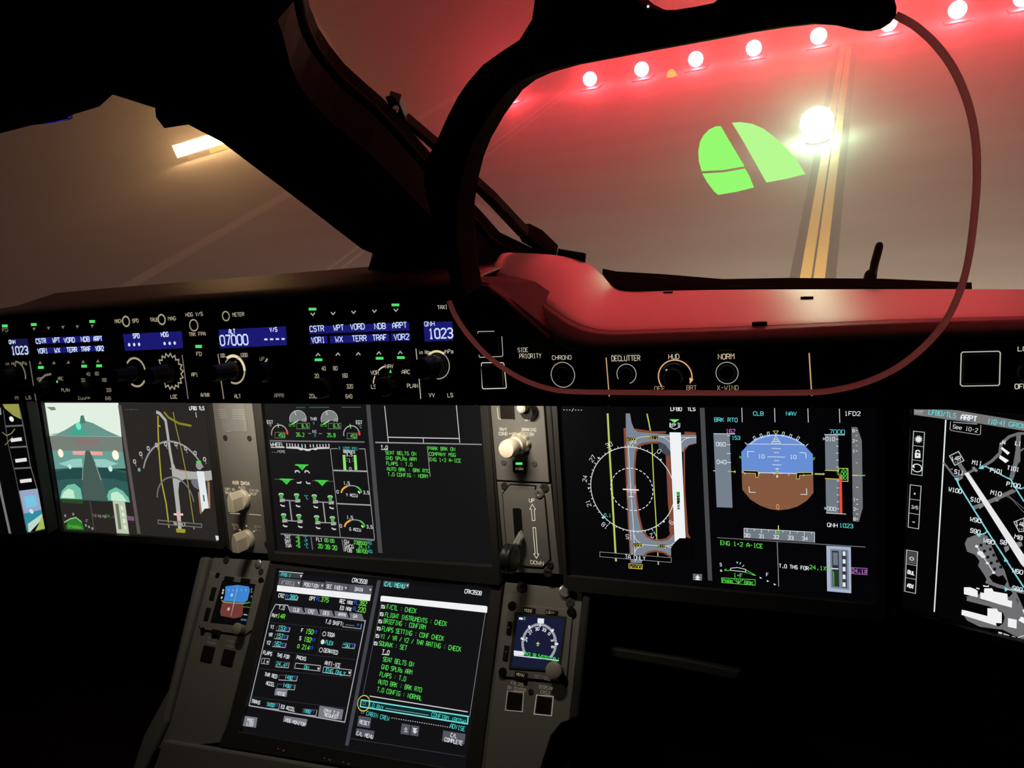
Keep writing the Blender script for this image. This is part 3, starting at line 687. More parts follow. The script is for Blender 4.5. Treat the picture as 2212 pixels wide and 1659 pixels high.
D.text('5', 1140, 612, 28, cG, w=20); D.text('20', 1172, 582, 24, cG, w=46); D.text('00', 1172, 618, 28, cG, w=46); D.text('80', 1172, 652, 26, cG, w=46)
D.line([(948, 606), (1020, 608)], 11, cY); D.text('>', 1018, 620, 26, cW, w=20)
D.build('altitude_scale', fo)
D = Draw(PM).zoom(1520, 870, 3.95)
D.poly([(1262, 206), (1310, 208), (1350, 325), (1358, 895), (1325, 1015), (1274, 1010)], em(108, 110, 114))
for i, y in enumerate((237, 280, 323, 366, 410, 512)): 
    D.line([(1298, y), (1312, y)], 6 if i % 2 == 0 else 4, cW)
for tx, y in (('6', 250), ('2', 336), ('1', 422), ('1', 836), ('2', 918), ('6', 1002)): D.text(tx, 1268 + y*.012, y, 24, cW, w=22, wt=.17)
for y in (720, 824, 865, 906, 948, 990): D.line([(1302, y), (1318, y)], 6, cW)
D.line([(1268, 617), (1316, 619)], 9, cY); D.line([(1314, 619), (1378, 620)], 8, cG)
D.text('QNH', 1056, 1056, 32, cW, w=84); D.text('1023', 1160, 1060, 32, cC, w=112)
D.build('vertical_speed_scale', fo)
D = Draw(PM).zoom(1520, 870, 3.95)
D.poly([(345, 1070), (946, 1104), (946, 1192), (345, 1152)], em(112, 120, 128)); D.line([(345, 1152), (345, 1070), (946, 1104), (946, 1192)], 4, cW)
for i in range(10): x = 372 + i*61; D.line([(x, 1073 + i*3.4), (x, 1073 + i*3.4 + (32 if i % 2 == 0 else 16))], 4.5, cW)
for i, tx in enumerate(('30', '31', '32', '33', '34')): D.text(tx, 350 + i*123, 1144 + i*6.5, 30, cW, w=46, wt=.17)
D.line([(638, 1046), (639, 1092)], 8, cY); D.disc(640, 1107, 12, em(60, 190, 70))
D.build('heading_scale', fo)
D = Draw(PM).zoom(1520, 870, 3.95)
for x, y0, y1 in ((328, 40, 165), (607, 40, 165), (891, 40, 168), (1160, 42, 170)): D.line([(x-2, y0), (x+2, y1)], 5, cW)
D.text('CLB', 425, 107, 32, cC, w=84); D.text('NAV', 705, 108, 32, cC, w=86); D.text('BRK RTO', 94, 160, 33, cC, w=192); D.text('1FD2', 1203, 108, 34, cW, w=132)
D.build('mode_line', fo)
D = Draw(PM).zoom(1520, 870, 3.95)
D.line([(116, 1150), (1380, 1230)], 7, em(105, 105, 108)); D.line([(628, 1185), (641, 1566)], 6, em(140, 140, 142))
D.text('ENG 1+2 A-ICE', 146, 1210, 34, cG, w=348); D.text('T.O THS FOR', 645, 1404, 30, cW, w=244, wt=.17); D.text('24.1%', 905, 1416, 32, cG, w=138)
D.poly([(1047, 1218), (1256, 1230), (1260, 1624), (1054, 1606)], em(165, 178, 200)); D.poly([(1080, 1245), (1236, 1255), (1240, 1595), (1085, 1578)], em(120, 130, 150))
D.poly([(1094, 1260), (1152, 1264), (1158, 1570), (1102, 1562)], em(45, 50, 58)); D.poly([(1102, 1275), (1144, 1278), (1146, 1385), (1106, 1383)], em(110, 118, 128)); D.poly([(1108, 1440), (1146, 1442), (1148, 1560), (1112, 1556)], em(30, 62, 26)); D.line([(1108, 1440), (1112, 1556)], 5, cG)
D.line([(1080, 1412), (1150, 1416)], 9, cW); D.poly([(1075, 1402), (1100, 1415), (1075, 1428)], cG)
D.poly([(1178, 1262), (1218, 1265), (1222, 1578), (1184, 1575)], em(52, 56, 66))
for i in range(5): y = 1285 + i*66; D.poly([(1186, y-18), (1210, y-17), (1211, y+20), (1187, y+19)], cW)
D.poly([(1262, 1404), (1394, 1412), (1394, 1466), (1262, 1456)], em(44, 24, 50)); D.line([(1262, 1404), (1394, 1412), (1394, 1466), (1262, 1456)], 4, em(175, 120, 190), True); D.text('24.1%', 1268, 1446, 32, cM, w=120)
D.text('S', 140, 1392, 26, cW, w=20); D.text('F', 536, 1478, 28, cW, w=22); D.disc(150, 1431, 9, cW); D.disc(150, 1431, 4, cK)
D.line([(196, 1416), (182, 1422), (182, 1430), (210, 1430), (228, 1426)], 5, cG); D.line([(228, 1426), (232, 1410), (290, 1404), (360, 1420), (358, 1442), (290, 1434), (228, 1428)], 5, cW); D.line([(360, 1424), (446, 1472), (356, 1444)], 5, cG); D.poly([(420, 1456), (448, 1472), (418, 1470)], cG)
for x, y in ((489, 1492), (549, 1520), (609, 1548)): D.poly([(x-11, y-10), (x+12, y+4), (x-8, y+6)], cW)
D.poly([(278, 1355), (296, 1355), (288, 1374)], cC); D.line([(320, 1360), (308, 1376)], 5, cW); D.line([(346, 1384), (330, 1396)], 5, cW)
D.text('1+F', 258, 1484, 32, cG, w=72); D.line([(154, 1492), (440, 1508), (440, 1555), (156, 1532)], 4.5, cG, True)
D.text('PARK', 164, 1530, 28, cG, w=88); D.text('BRK', 350, 1545, 28, cG, w=72); D.line([(255, 1498), (298, 1540), (342, 1503)], 4, cG); D.line([(278, 1500), (298, 1540), (318, 1502)], 3.5, cG); D.line([(297, 1500), (298, 1530)], 3.5, cG)
D.build('flap_and_trim_indicator', fo)

# ================================================================== upper centre display
ce = display('engine_display', 'upper centre display with engine dials, wheel page and green memo lines', PM,
    [(556, 850), (558, 880), (586, 1207), (590, 1209), (1083, 1262), (1085, 1255), (1058, 860), (1056, 850)],
    [(569, 850), (571, 880), (600, 1188), (602, 1191), (1066, 1219), (1068, 1214), (1042, 880), (1040, 850)], screenmat('centre_screen', 19, 18, 20))
D = Draw(PM).zoom(560, 870, 4.881)
fw, fg, fc = em(205, 205, 205), em(88, 205, 75), em(60, 160, 160)
D.line([(390, 50), (490, 50)], 10, em(40, 90, 80)); D.line([(530, 48), (740, 48)], 10, em(45, 95, 60)); D.line([(870, 46), (1075, 46)], 8, em(70, 90, 90))
for cx, cy in ((410, 170), (742, 170)):
    P = [(cx + 88*math.sin(math.radians(a)), cy - 90*math.cos(math.radians(a))) for a in range(-115, 106, 10)]
    D.poly(P + [(cx+10, cy+20)], em(122, 126, 128)); D.line(P, 6, em(190, 190, 188)); D.line([(cx-35, cy-80), (cx-20, cy-40)], 9, fw)
    D.poly([(cx-85, cy+70), (cx-60, cy+45), (cx+5, cy+8), (cx+5, cy+22), (cx-30, cy+45)], em(150, 215, 120)); D.text('0.0', cx-92, cy+78, 24, fg, w=60)
    D.box(cx-12, cy+46, cx+122, cy+104, em(22, 24, 22)); D.frame(cx-12, cy+46, cx+122, cy+104, 6, em(110, 110, 108)); D.text('6.5', cx+45, cy+92, 34, fg, w=62, wt=.2); D.text('10', cx+42, cy+26, 26, fw, w=44)
D.text('THR', 542, 185, 30, fw, w=66, wt=.2); D.text('%', 572, 226, 26, fc, w=20, wt=.2); D.text('N1', 568, 318, 30, fw, w=42, wt=.2); D.text('%', 584, 358, 28, fc, w=22, wt=.2)
D.line([(518, 322), (552, 323)], 7, cDim); D.line([(630, 324), (666, 325)], 7, cDim); D.text('26.2', 394, 354, 38, fg, w=84, wt=.18); D.text('25.8', 722, 358, 38, fg, w=84, wt=.18)
for cx, cy, tx in ((215, 320, '450'), (975, 328, '452')):
    P = [(cx + 82*math.sin(math.radians(a)), cy - 86*math.cos(math.radians(a))) for a in range(-105, 76, 10)]; D.line(P, 9, em(180, 180, 178))
    P = [(cx + 84*math.sin(math.radians(a)), cy - 80*math.cos(math.radians(a))) for a in range(68, 108, 8)]; D.line(P, 22, cR)
    D.box(cx-45, cy-8, cx+60, cy+50, em(22, 24, 22)); D.frame(cx-45, cy-8, cx+60, cy+50, 6, em(110, 110, 108)); D.text(tx, cx-8, cy+38, 34, fg, w=64, wt=.2); D.line([(cx-15, cy-105), (cx-8, cy-58)], 8, em(170, 225, 160))
D.text('EGT', 88, 218, 32, fw, w=62, wt=.2); D.poly([(100, 225), (140, 225), (124, 258)], em(95, 95, 95)); D.text('EGT', 1026, 222, 34, fw, w=64, wt=.2); D.text('*C', 1046, 264, 28, fc, w=38, wt=.2)
D.poly([(112, 392), (1114, 406), (1114, 420), (112, 408)], em(112, 112, 112)); D.build('engine_dials', ce)
D = Draw(PM).zoom(560, 870, 4.881)
D.text('WHEEL', 122, 458, 38, fw, w=142, wt=.22); D.line([(125, 470), (268, 473)], 7, fw); D.text('...MORE', 135, 522, 24, em(150, 150, 150), w=140, wt=.22)
D.poly([(285, 465), (400, 462), (470, 480), (515, 486), (560, 480), (640, 466), (742, 468), (742, 484), (620, 488), (600, 500), (560, 492), (530, 508), (500, 508), (470, 496), (440, 502), (410, 486), (288, 480)], fw)
for i, x in enumerate((292, 322, 350, 380, 412, 452, 486)): D.line([(x, 425 + i*2), (x+4, 470 + (8 if i > 4 else 0))], 13, em(185, 185, 185))
for i, x in enumerate((540, 572, 610, 642, 674, 704, 736)): D.line([(x, 438 - i), (x+3, 470)], 13, em(185, 185, 185))
D.line([(752, 484), (830, 482)], 7, em(150, 150, 150)); D.line([(1052, 484), (1118, 486), (1218, 1440)], 8, em(150, 150, 150)); D.line([(752, 484), (858, 1415)], 7, em(150, 150, 150))
D.text('X 1000 PSI', 842, 492, 30, fc, w=196, wt=.2); D.text('BRAKES', 892, 526, 28, fw, w=118, wt=.22); D.text('3.5', 918, 560, 30, fw, w=68, wt=.2)
for x in (898, 1014): D.poly([(x-16, 548), (x+12, 548), (x+24, 708), (x-6, 708)], em(135, 225, 105))
D.text('1', 950, 626, 34, fw, w=20, wt=.2); D.text('0', 955, 708, 28, fw, w=26, wt=.2)
for x in (930, 990):
    for y in (588, 612): D.line([(x-8, y), (x+12, y)], 5, cDim)
D.line([(785, 712), (1142, 722)], 14, em(160, 160, 160)); D.line([(822, 1062), (1180, 1078)], 12, em(160, 160, 160)); D.poly([(228, 1374), (855, 1412), (1218, 1436), (1218, 1456), (855, 1426), (230, 1390)], em(120, 120, 120))
def gear_tri(x, y): D.poly([(x-70, y), (x+70, y+4), (x+70, y+14), (x+48, y+18), (x+5, y+66), (x-42, y+18), (x-70, y+14)], em(70, 205, 70)); D.text('LL', x-8, y+38, 20, em(30, 110, 40), w=22)
gear_tri(452, 646); gear_tri(286, 797); gear_tri(662, 812)
for p in ([(385, 738), (385, 718), (410, 715), (432, 736)], [(485, 738), (488, 718), (515, 718), (536, 742)]): D.line(p, 12, fw)
for p in ([(400, 842), (440, 844), (444, 828)], [(498, 828), (508, 848), (544, 850)]): D.line(p, 12, fw)
D.line([(165, 804), (228, 806)], 8, em(80, 80, 80)); D.line([(352, 808), (375, 809)], 8, em(80, 80, 80)); D.line([(565, 818), (600, 820)], 8, em(80, 80, 80)); D.line([(720, 826), (785, 828)], 8, em(80, 80, 80))
for cx, cy in ((235, 985), (398, 990), (585, 1000), (752, 1010), (262, 1200), (422, 1208), (610, 1220), (776, 1230)):
    D.poly([(cx-22, cy-26), (cx+22, cy-24), (cx+18, cy+24), (cx-14, cy+22)], em(78, 170, 80)); D.line([(cx-26, cy-14), (cx-18, cy-30), (cx+14, cy-30), (cx+26, cy-14)], 9, em(195, 215, 195))
    D.box(cx-14, cy+26, cx+38, cy+60, em(185, 185, 185)); D.text('70', cx-12, cy+56, 24, em(70, 70, 70), w=44); D.line([(cx-8, cy+88), (cx+12, cy+102), (cx+38, cy+102)], 13, fw)
for x0, y0, x1, y1, dx, dy in ((262, 1026, 400, 1034, 22, 214), (610, 1044, 760, 1050, 22, 216)):
    D.line([(x0, y0), (x1, y1)], 10, em(150, 150, 150)); D.line([(x0+25, y0+dy), (x1+22, y1+dy)], 10, em(150, 150, 150)); D.line([((x0+x1)/2-8, (y0+y1)/2), ((x0+x1)/2+dx-4, (y0+y1)/2+dy)], 13, em(165, 165, 165))
D.text('*C', 478, 1012, 38, fc, w=42, wt=.2)
for cx, cy, tx in ((975, 950, 'Y ACCU'), (1010, 1310, 'G ACCU')):
    P = lambda a: (cx + 105*math.sin(math.radians(a)), cy - 78*math.cos(math.radians(a)))
    D.line([P(a) for a in range(-88, -22, 8)], 17, cA); D.line([P(a) for a in range(-25, 34, 8)], 8, em(170, 170, 170)); D.line([P(a) for a in range(32, 96, 8)], 17, em(75, 200, 70))
    D.text('1.5', cx-80, cy-90, 32, fw, w=62, wt=.2); D.text('0', cx-152, cy+2, 32, fw, w=24, wt=.2); D.text('3.5', cx+128, cy+10, 32, fw, w=60, wt=.2); D.text(tx, cx-52, cy+34, 30, fw, w=116, wt=.2); D.line([(cx+72, cy-20), (cx+92, cy+4)], 15, em(215, 240, 205))
for x0, x1 in ((550, 568), (878, 898)): D.line([(x0, 1412 + (x0-550)*.08), (x1, 1545 + (x0-550)*.06)], 10, em(120, 120, 120))
for i, tx in enumerate(('TAT', 'SAT', 'ISA')): D.text(tx, 274 + i*4, 1428 + i*44, 34, fw, w=60, wt=.2); D.text('+6', 388 + i*3, 1432 + i*44, 34, fg, w=42, wt=.24); D.text('*C', 470 + i*5, 1436 + i*44, 34, fc, w=42, wt=.2)
D.text('FLT', 610, 1456, 34, fw, w=60, wt=.2); D.text('00:00', 696, 1462, 34, fg, w=98, wt=.22); D.text('20:39:20', 628, 1528, 42, fg, w=192, wt=.2)
for i, (a_, b_, c_) in enumerate((('GW', '238500', 'KG'), ('GWCG', '24.1', '%'), ('FOB', '98700', 'KG'))):
    D.text(a_, 904 + i*4, 1478 + i*44, 34, fw, w=26 + 22*(len(a_)-1), wt=.2); D.text(b_, 1136 + i*4 - 22*len(b_), 1484 + i*45, 34, fg, w=22*len(b_), wt=.22); D.text(c_, 1150 + i*4, 1488 + i*45, 32, fc, w=20*len(c_), wt=.2)
D.build('wheel_page', ce)
D = Draw(PM).zoom(800, 870, 4.483)
D.poly([(-40, 20), (0, 20), (120, 1455), (78, 1452)], em(72, 72, 75)); D.build('divider_bar', ce)
D = Draw(PM).zoom(800, 870, 4.483)
D.poly([(50, 377), (1080, 398), (1080, 408), (50, 390)], em(150, 150, 152)); D.line([(140, 30), (176, 380)], 8, fw); D.line([(834, 20), (868, 388)], 8, fw); D.line([(172, 333), (860, 346)], 8, fw); D.line([(514, 342), (516, 386)], 7, fw); D.line([(552, 420), (581, 716)], 6, em(150, 155, 150))
D.text('T.O', 106, 444, 30, cW, w=64, wt=.2); D.line([(106, 453), (170, 454)], 5, cW)
for tx, x, y, w_ in (('SEAT BELTS ON', 150, 498, 288), ('GND SPLRs ARM', 156, 550, 286), ('FLAPS : T.O', 160, 602, 242), ('AUTO BRK : BRK RTO', 166, 655, 398), ('T.O CONFIG : NORM', 174, 706, 372), ('PARK BRK ON', 568, 456, 250), ('COMPANY MSG', 574, 510, 250), ('ENG 1+2 A-ICE', 578, 563, 296)): D.text(tx, x, y, 32, cG, w=w_, wt=.15)
D.build('memo_page', ce)

# ================================================================== captain's flight display
cd = display('flight_display', 'left display showing a camera picture of the nose wheels and a taxiway map', PM,
    [(78, 850), (82, 890), (124, 1152), (128, 1158), (489, 1183), (491, 1178), (459, 870), (457, 850)],
    [(94, 850), (100, 890), (138, 1144), (141, 1146), (478, 1167), (480, 1162), (448, 870), (446, 850)], screenmat('captain_screen', 42, 38, 36))
D = Draw(PM).zoom(0, 860, 3.95)
D.poly([(380, 40), (1012, 40), (1040, 330), (425, 325)], em(225, 240, 225))
D.poly([(455, 322), (560, 270), (650, 215), (720, 190), (800, 215), (920, 280), (1030, 328)], em(105, 150, 140)); D.poly([(600, 322), (635, 240), (690, 235), (760, 322)], em(70, 165, 140)); D.poly([(682, 215), (690, 150), (715, 145), (735, 215)], em(70, 130, 110)); D.disc(672, 238, 26, em(110, 235, 195)); D.poly([(400, 75), (470, 75), (480, 100), (440, 105)], em(120, 140, 115)); D.poly([(425, 310), (500, 295), (455, 322)], em(160, 190, 175))
D.poly([(425, 322), (1040, 330), (1052, 455), (448, 445)], em(118, 128, 120)); D.poly([(448, 445), (1052, 455), (1074, 600), (474, 610)], em(105, 158, 148)); D.poly([(474, 605), (600, 595), (900, 592), (1078, 620), (1112, 890), (512, 862)], em(50, 92, 88))
D.poly([(478, 625), (620, 596), (900, 596), (1078, 640), (1092, 720), (980, 690), (850, 680), (600, 690), (486, 700)], em(38, 74, 72))
D.poly([(500, 560), (620, 520), (700, 515), (705, 585), (600, 590)], em(150, 205, 195)); D.poly([(800, 520), (900, 520), (1010, 560), (900, 590), (825, 585)], em(150, 205, 195))
D.poly([(620, 452), (730, 450), (720, 485), (625, 482)], em(235, 165, 160)); D.poly([(765, 452), (878, 458), (876, 488), (780, 486)], em(235, 165, 160)); D.disc(520, 470, 28, em(255, 240, 215)); D.disc(988, 486, 34, em(255, 250, 225)); D.disc(598, 585, 16, em(200, 235, 220)); D.disc(944, 602, 20, em(205, 240, 225)); D.poly([(640, 345), (850, 348), (840, 400), (650, 400)], em(135, 118, 112))
for P in ([(515, 855), (530, 790), (580, 740), (640, 730), (690, 770), (705, 862)], [(905, 870), (930, 790), (990, 760), (1050, 790), (1100, 850), (1110, 888)]): D.poly(P, em(115, 190, 165))
for P in ([(525, 850), (545, 800), (590, 770), (630, 790), (640, 855)], [(950, 872), (950, 810), (1000, 795), (1050, 830), (1085, 882)]): D.poly(P, em(195, 235, 205))
D.poly([(735, 448), (765, 446), (800, 520), (880, 700), (925, 872), (702, 862), (712, 600)], em(72, 92, 86)); D.line([(710, 560), (706, 700)], 6, em(150, 175, 165)); D.line([(815, 560), (865, 700)], 6, em(150, 175, 165))
D.build('camera_picture', cd)
D = Draw(PM).zoom(0, 860, 3.95)
D.poly([(525, 866), (710, 872), (712, 902), (532, 892)], em(42, 72, 34)); D.line([(770, 880), (805, 1125)], 10, em(72, 68, 66)); D.poly([(565, 1095), (580, 1050), (640, 1020), (700, 1060), (720, 1122), (575, 1118)], em(48, 118, 40)); D.line([(550, 1060), (600, 1030), (650, 1018), (700, 1058)], 9, em(130, 190, 120)); D.text('PARK', 590, 1108, 26, em(80, 180, 60), w=110, wt=.25)
D.disc(558, 1003, 9, em(150, 150, 145)); D.disc(627, 990, 9, em(150, 150, 145)); D.text('F', 738, 1062, 26, em(150, 150, 145), w=22); D.disc(735, 1085, 9, em(150, 150, 145)); D.disc(762, 1098, 9, em(150, 150, 145)); D.disc(790, 1112, 9, em(150, 150, 145))
D.text('T.O THS FOR', 795, 1010, 20, em(130, 128, 120), w=110, wt=.25); D.text('24.1', 905, 1014, 20, em(80, 140, 70), w=70, wt=.25)
D.poly([(962, 870), (1068, 885), (1104, 1158), (1000, 1152)], em(188, 198, 172)); D.poly([(985, 900), (1012, 902), (1040, 1120), (1015, 1118)], em(105, 115, 95)); 
for i in range(4): D.poly([(1030 + i*9, 920 + i*55), (1052 + i*9, 922 + i*55), (1057 + i*9, 955 + i*55), (1036 + i*9, 953 + i*55)], em(225, 230, 210))
D.poly([(1082, 1002), (1146, 1010), (1148, 1048), (1086, 1040)], em(110, 88, 106)); D.build('flap_and_trim_indicator', cd)
D = Draw(PM).zoom(0, 860, 3.95)
D.poly([(1008, 60), (1036, 60), (1202, 1158), (1174, 1156)], em(92, 84, 84)); D.build('divider_bar', cd)
D = Draw(PM).zoom(0, 860, 3.95)
g2 = em(172, 172, 170); b2 = em(160, 120, 92)
D.text('---/---', 1068, 105, 16, em(90, 100, 85), w=110, wt=.3); D.text('LFBO', 1620, 100, 28, cW, w=60, wt=.25); D.text('TLS', 1700, 100, 28, cW, w=46, wt=.25); D.line([(1672, 118), (1678, 165)], 7, em(190, 190, 185))
D.line([(1450, 600), (1640, 632), (1690, 632)], 10, b2); D.poly([(1690, 800), (1712, 800), (1722, 990), (1708, 980)], b2); D.poly([(1770, 700), (1790, 720), (1798, 940), (1780, 940)], b2)
D.line([(1335, 118), (1365, 130), (1415, 190), (1432, 300), (1452, 450), (1480, 600)], 24, g2); D.poly([(1462, 560), (1486, 560), (1500, 600), (1540, 620), (1690, 630), (1815, 615), (1822, 692), (1780, 705), (1690, 700), (1580, 690), (1530, 720), (1524, 800), (1540, 940), (1552, 1115), (1522, 1115), (1500, 900), (1478, 720)], g2)
D.poly([(1630, 690), (1692, 690), (1698, 782), (1660, 760), (1638, 730)], em(110, 116, 122)); D.poly([(1680, 622), (1742, 624), (1784, 940), (1750, 942), (1725, 975), (1705, 800)], cW); D.line([(1738, 825), (1745, 880)], 12, em(50, 90, 45))
D.line([(1350, 150), (1352, 300), (1358, 440), (1378, 700), (1420, 900), (1440, 1060)], 12, em(172, 170, 52)); D.line([(1345, 230), (1372, 240)], 10, em(172, 170, 52)); D.line([(1480, 118), (1500, 230), (1555, 460), (1605, 720), (1655, 1060)], 8, em(150, 150, 55)); D.line([(1402, 118), (1440, 165), (1530, 215), (1635, 236)], 16, em(130, 130, 42))
D.arc(1500, 760, 322, -68, 62, 13, em(150, 148, 145), n=30); D.arc(1500, 890, 178, -82, 85, 12, em(110, 108, 106), n=30)
for x, y in ((1155, 540), (1208, 475), (1272, 428), (1342, 400), (1420, 392), (1508, 392), (1590, 428), (1672, 468), (1752, 520)): D.text('0', x-12, y+14, 28, em(190, 190, 188), w=24, wt=.3); D.line([(x+4, y+20), (x+10, y+42)], 6, em(150, 150, 148))
D.disc(1700, 575, 30, em(150, 150, 148)); D.poly([(1675, 535), (1720, 535), (1710, 560), (1685, 560)], em(75, 215, 80)); D.disc(1190, 610, 14, em(120, 160, 150))
D.line([(1485, 990), (1565, 992)], 14, em(240, 205, 205)); D.poly([(1510, 960), (1535, 962), (1545, 1040), (1520, 1040)], em(225, 170, 175))
D.line([(1350, 1040), (1725, 1075), (1722, 1102), (1352, 1070)], 8, em(108, 104, 100), True); D.text('TA ONLY', 1484, 1082, 26, em(170, 165, 155), w=100, wt=.3); D.poly([(1505, 1110), (1585, 1118), (1583, 1150), (1508, 1144)], em(165, 150, 45)); D.line([(1440, 1078), (1445, 1105)], 9, em(160, 160, 155)); D.line([(1655, 1098), (1660, 1120)], 9, em(160, 160, 155)); D.poly([(1840, 1172), (1875, 1175), (1886, 1218), (1848, 1214)], em(215, 220, 225))
D.build('navigation_map', cd)

# ================================================================== outer displays
op = display('chart_display', 'far right display with black and white airport ground chart', PR,
    [(1955, 868), (1938, 1325), (2100, 1372), (2480, 1465), (2500, 900), (2212, 880)],
    [(1970, 874), (1951, 1312), (2100, 1353), (2460, 1440), (2480, 920), (2212, 892)], screenmat('chart_screen', 4, 4, 5))
D = Draw(PR).zoom(1900, 860, 2.961)
D.poly([(220, 62), (370, 66), (500, 78), (924, 148), (1100, 180), (1100, 240), (924, 208), (640, 162), (430, 135), (220, 106)], em(118, 118, 118)); D.text('SWAP', 224, 90, 16, em(165, 165, 165), w=56, wt=.2); D.line([(222, 96), (280, 104)], 4, em(150, 150, 150))
D.text('LFBO/TLS', 314, 102, 30, cC, w=170, wt=.14, rot=-3); D.text('ARPT', 520, 135, 32, cW, w=98, wt=.22, rot=-3); D.text('[10-4]', 690, 160, 30, cC, w=112, wt=.15, rot=-3); D.text('GROUND', 826, 178, 28, cC, w=170, wt=.15, rot=-3)
D.build('title_bar', op)
D = Draw(PR).zoom(1900, 860, 2.961)
D.line([(424, 138), (400, 560), (350, 1366)], 8, cW)
for P, n_ in (([(218, 210), (288, 218), (272, 495), (204, 484)], 3), ([(197, 553), (266, 562), (250, 835), (183, 824)], 3), ([(174, 970), (244, 982), (230, 1248), (162, 1234)], 3)):
    D.line(P, 4.5, em(190, 190, 190), True)
    for k in (1, 2): f = k/3; D.line([tuple(P[0][i]*(1-f) + P[3][i]*f for i in (0, 1)), tuple(P[1][i]*(1-f) + P[2][i]*f for i in (0, 1))], 4, em(175, 175, 175))
D.poly([(178, 976), (240, 986), (234, 1062), (174, 1052)], em(70, 70, 70)); D.disc(206, 1026, 14, em(190, 190, 190)); D.disc(206, 1026, 7, em(60, 60, 60)); D.line([(188, 1050), (228, 1055)], 3, cDim)
P = []
for k in range(24): r = 28 if k % 2 else 15; P.append((250 + r*math.sin(k*math.pi/12), 262 + r*math.cos(k*math.pi/12)))
D.poly(P, cW); D.box(226, 350, 262, 382, cW); D.line([(233, 350), (234, 336), (246, 332), (256, 338), (257, 344)], 7, cW); D.disc(244, 364, 5, cK); D.arc(240, 446, 27, -70, 250, 6, cW, n=24); D.poly([(206, 440), (222, 428), (226, 446)], cW)
D.text('+', 216, 622, 26, em(200, 200, 200), w=22, wt=.25); D.text('3/6', 204, 704, 20, em(180, 180, 180), w=40, wt=.2); D.line([(210, 790), (226, 793)], 7, em(200, 200, 200)); D.text('BUL', 180, 1120, 22, cW, w=42, wt=.25, rot=-4); D.text('ADI', 178, 1206, 22, cW, w=38, wt=.25, rot=-4)
D.build('side_buttons', op)
D = Draw(PR).zoom(1900, 860, 2.961)
c1 = em(110, 110, 112); c2 = em(130, 128, 122)
D.line([(455, 148), (450, 196), (458, 206), (636, 234), (646, 228), (648, 170)], 4, em(170, 170, 170)); D.text('See 10-2', 468, 192, 24, em(205, 205, 205), w=156, wt=.14, rot=-4); D.poly([(470, 150), (625, 162), (625, 168), (470, 156)], em(150, 150, 150))
for p, w_ in (([(640, 450), (720, 400), (770, 350), (778, 290), (830, 245), (890, 225), (924, 225)], 18), ([(890, 225), (885, 330), (870, 420), (840, 520)], 26), ([(870, 430), (895, 400), (895, 340), (924, 320)], 10),
              ([(410, 410), (470, 490), (500, 520)], 12), ([(440, 460), (470, 450)], 8), ([(490, 500), (560, 480), (620, 450)], 16), ([(510, 420), (550, 480)], 26), ([(600, 700), (660, 680), (750, 640), (860, 590)], 26), ([(760, 640), (830, 610), (870, 590)], 12)): D.line(p, w_, c1)
D.line([(800, 620), (840, 640), (924, 730)], 4, c1); D.line([(812, 612), (924, 705)], 4, c1)
D.poly([(545, 930), (560, 895), (610, 875), (660, 870), (690, 880), (760, 1040), (800, 1100), (830, 1200), (840, 1230), (800, 1215), (700, 1190), (670, 1130), (630, 1070), (640, 1040), (610, 1000), (560, 980)], c1)
D.poly([(700, 1140), (730, 1120), (760, 1140), (790, 1130), (815, 1170), (800, 1200), (740, 1195)], cK)
for i in range(5):
    for j in range(3): D.box(650 + i*22 + j*38 - 10, 930 + i*38 - j*12, 666 + i*22 + j*38 - 8, 948 + i*38 - j*12, em(18, 18, 18))
D.line([(680, 1170), (760, 1200), (924, 1240)], 26, c1); D.poly([(840, 1230), (870, 1230), (924, 1350), (924, 1540), (870, 1520), (790, 1480), (640, 1460), (560, 1420), (540, 1390), (560, 1270), (700, 1300), (850, 1340), (890, 1300)], c1)
D.poly([(800, 1370), (850, 1350), (885, 1300), (870, 1280), (780, 1330)], c1); D.poly([(540, 1290), (700, 1330), (790, 1370), (800, 1400), (790, 1440), (760, 1460), (540, 1360)], cK)
D.poly([(550, 1268), (720, 1300), (840, 1345), (880, 1300), (860, 1240), (830, 1270), (700, 1240)], c1)
bw = em(240, 240, 240)
for P in ([(540, 1208), (580, 1208), (612, 1220), (628, 1232), (628, 1272), (540, 1252)], [(645, 1240), (668, 1245), (670, 1215), (720, 1215), (730, 1235), (818, 1250), (820, 1290), (848, 1296), (846, 1338), (760, 1315), (644, 1280)], [(526, 1352), (550, 1356), (690, 1392), (690, 1342), (750, 1345), (760, 1362), (782, 1370), (782, 1438), (745, 1436), (748, 1454), (640, 1420), (524, 1384)],
          [(822, 1405), (878, 1416), (876, 1472), (820, 1460)], [(888, 1420), (905, 1395), (924, 1402), (924, 1440)], [(782, 310), (834, 348), (820, 362), (776, 322)], [(770, 362), (828, 398), (806, 414), (764, 382)], [(912, 1350), (924, 1352), (924, 1378)], [(618, 1210), (640, 1214), (638, 1222), (620, 1218)], [(662, 1194), (690, 1200), (700, 1192), (698, 1206), (664, 1204)], [(760, 1492), (785, 1498), (783, 1508), (760, 1502)], [(792, 1502), (830, 1514), (828, 1524), (792, 1512)], [(848, 1518), (872, 1526), (870, 1538), (846, 1530)]): D.poly(P, bw)
D.line([(885, 1530), (905, 1522), (924, 1518)], 4, bw); D.poly([(890, 1535), (924, 1525), (924, 1555)], c1)
D.poly([(542, 480), (568, 472), (924, 1000), (924, 1080), (905, 1060)], em(232, 232, 232))
cy = em(130, 210, 215)
D.line([(490, 510), (510, 560), (690, 850), (924, 1210)], 9, cy); D.line([(640, 440), (680, 436), (720, 455), (780, 490), (840, 520), (880, 590), (924, 660)], 8, cy); D.line([(880, 572), (905, 578), (924, 570)], 8, cy); D.line([(690, 850), (670, 865), (635, 872)], 8, cy); D.line([(810, 1220), (860, 1225), (924, 1232)], 8, cy)
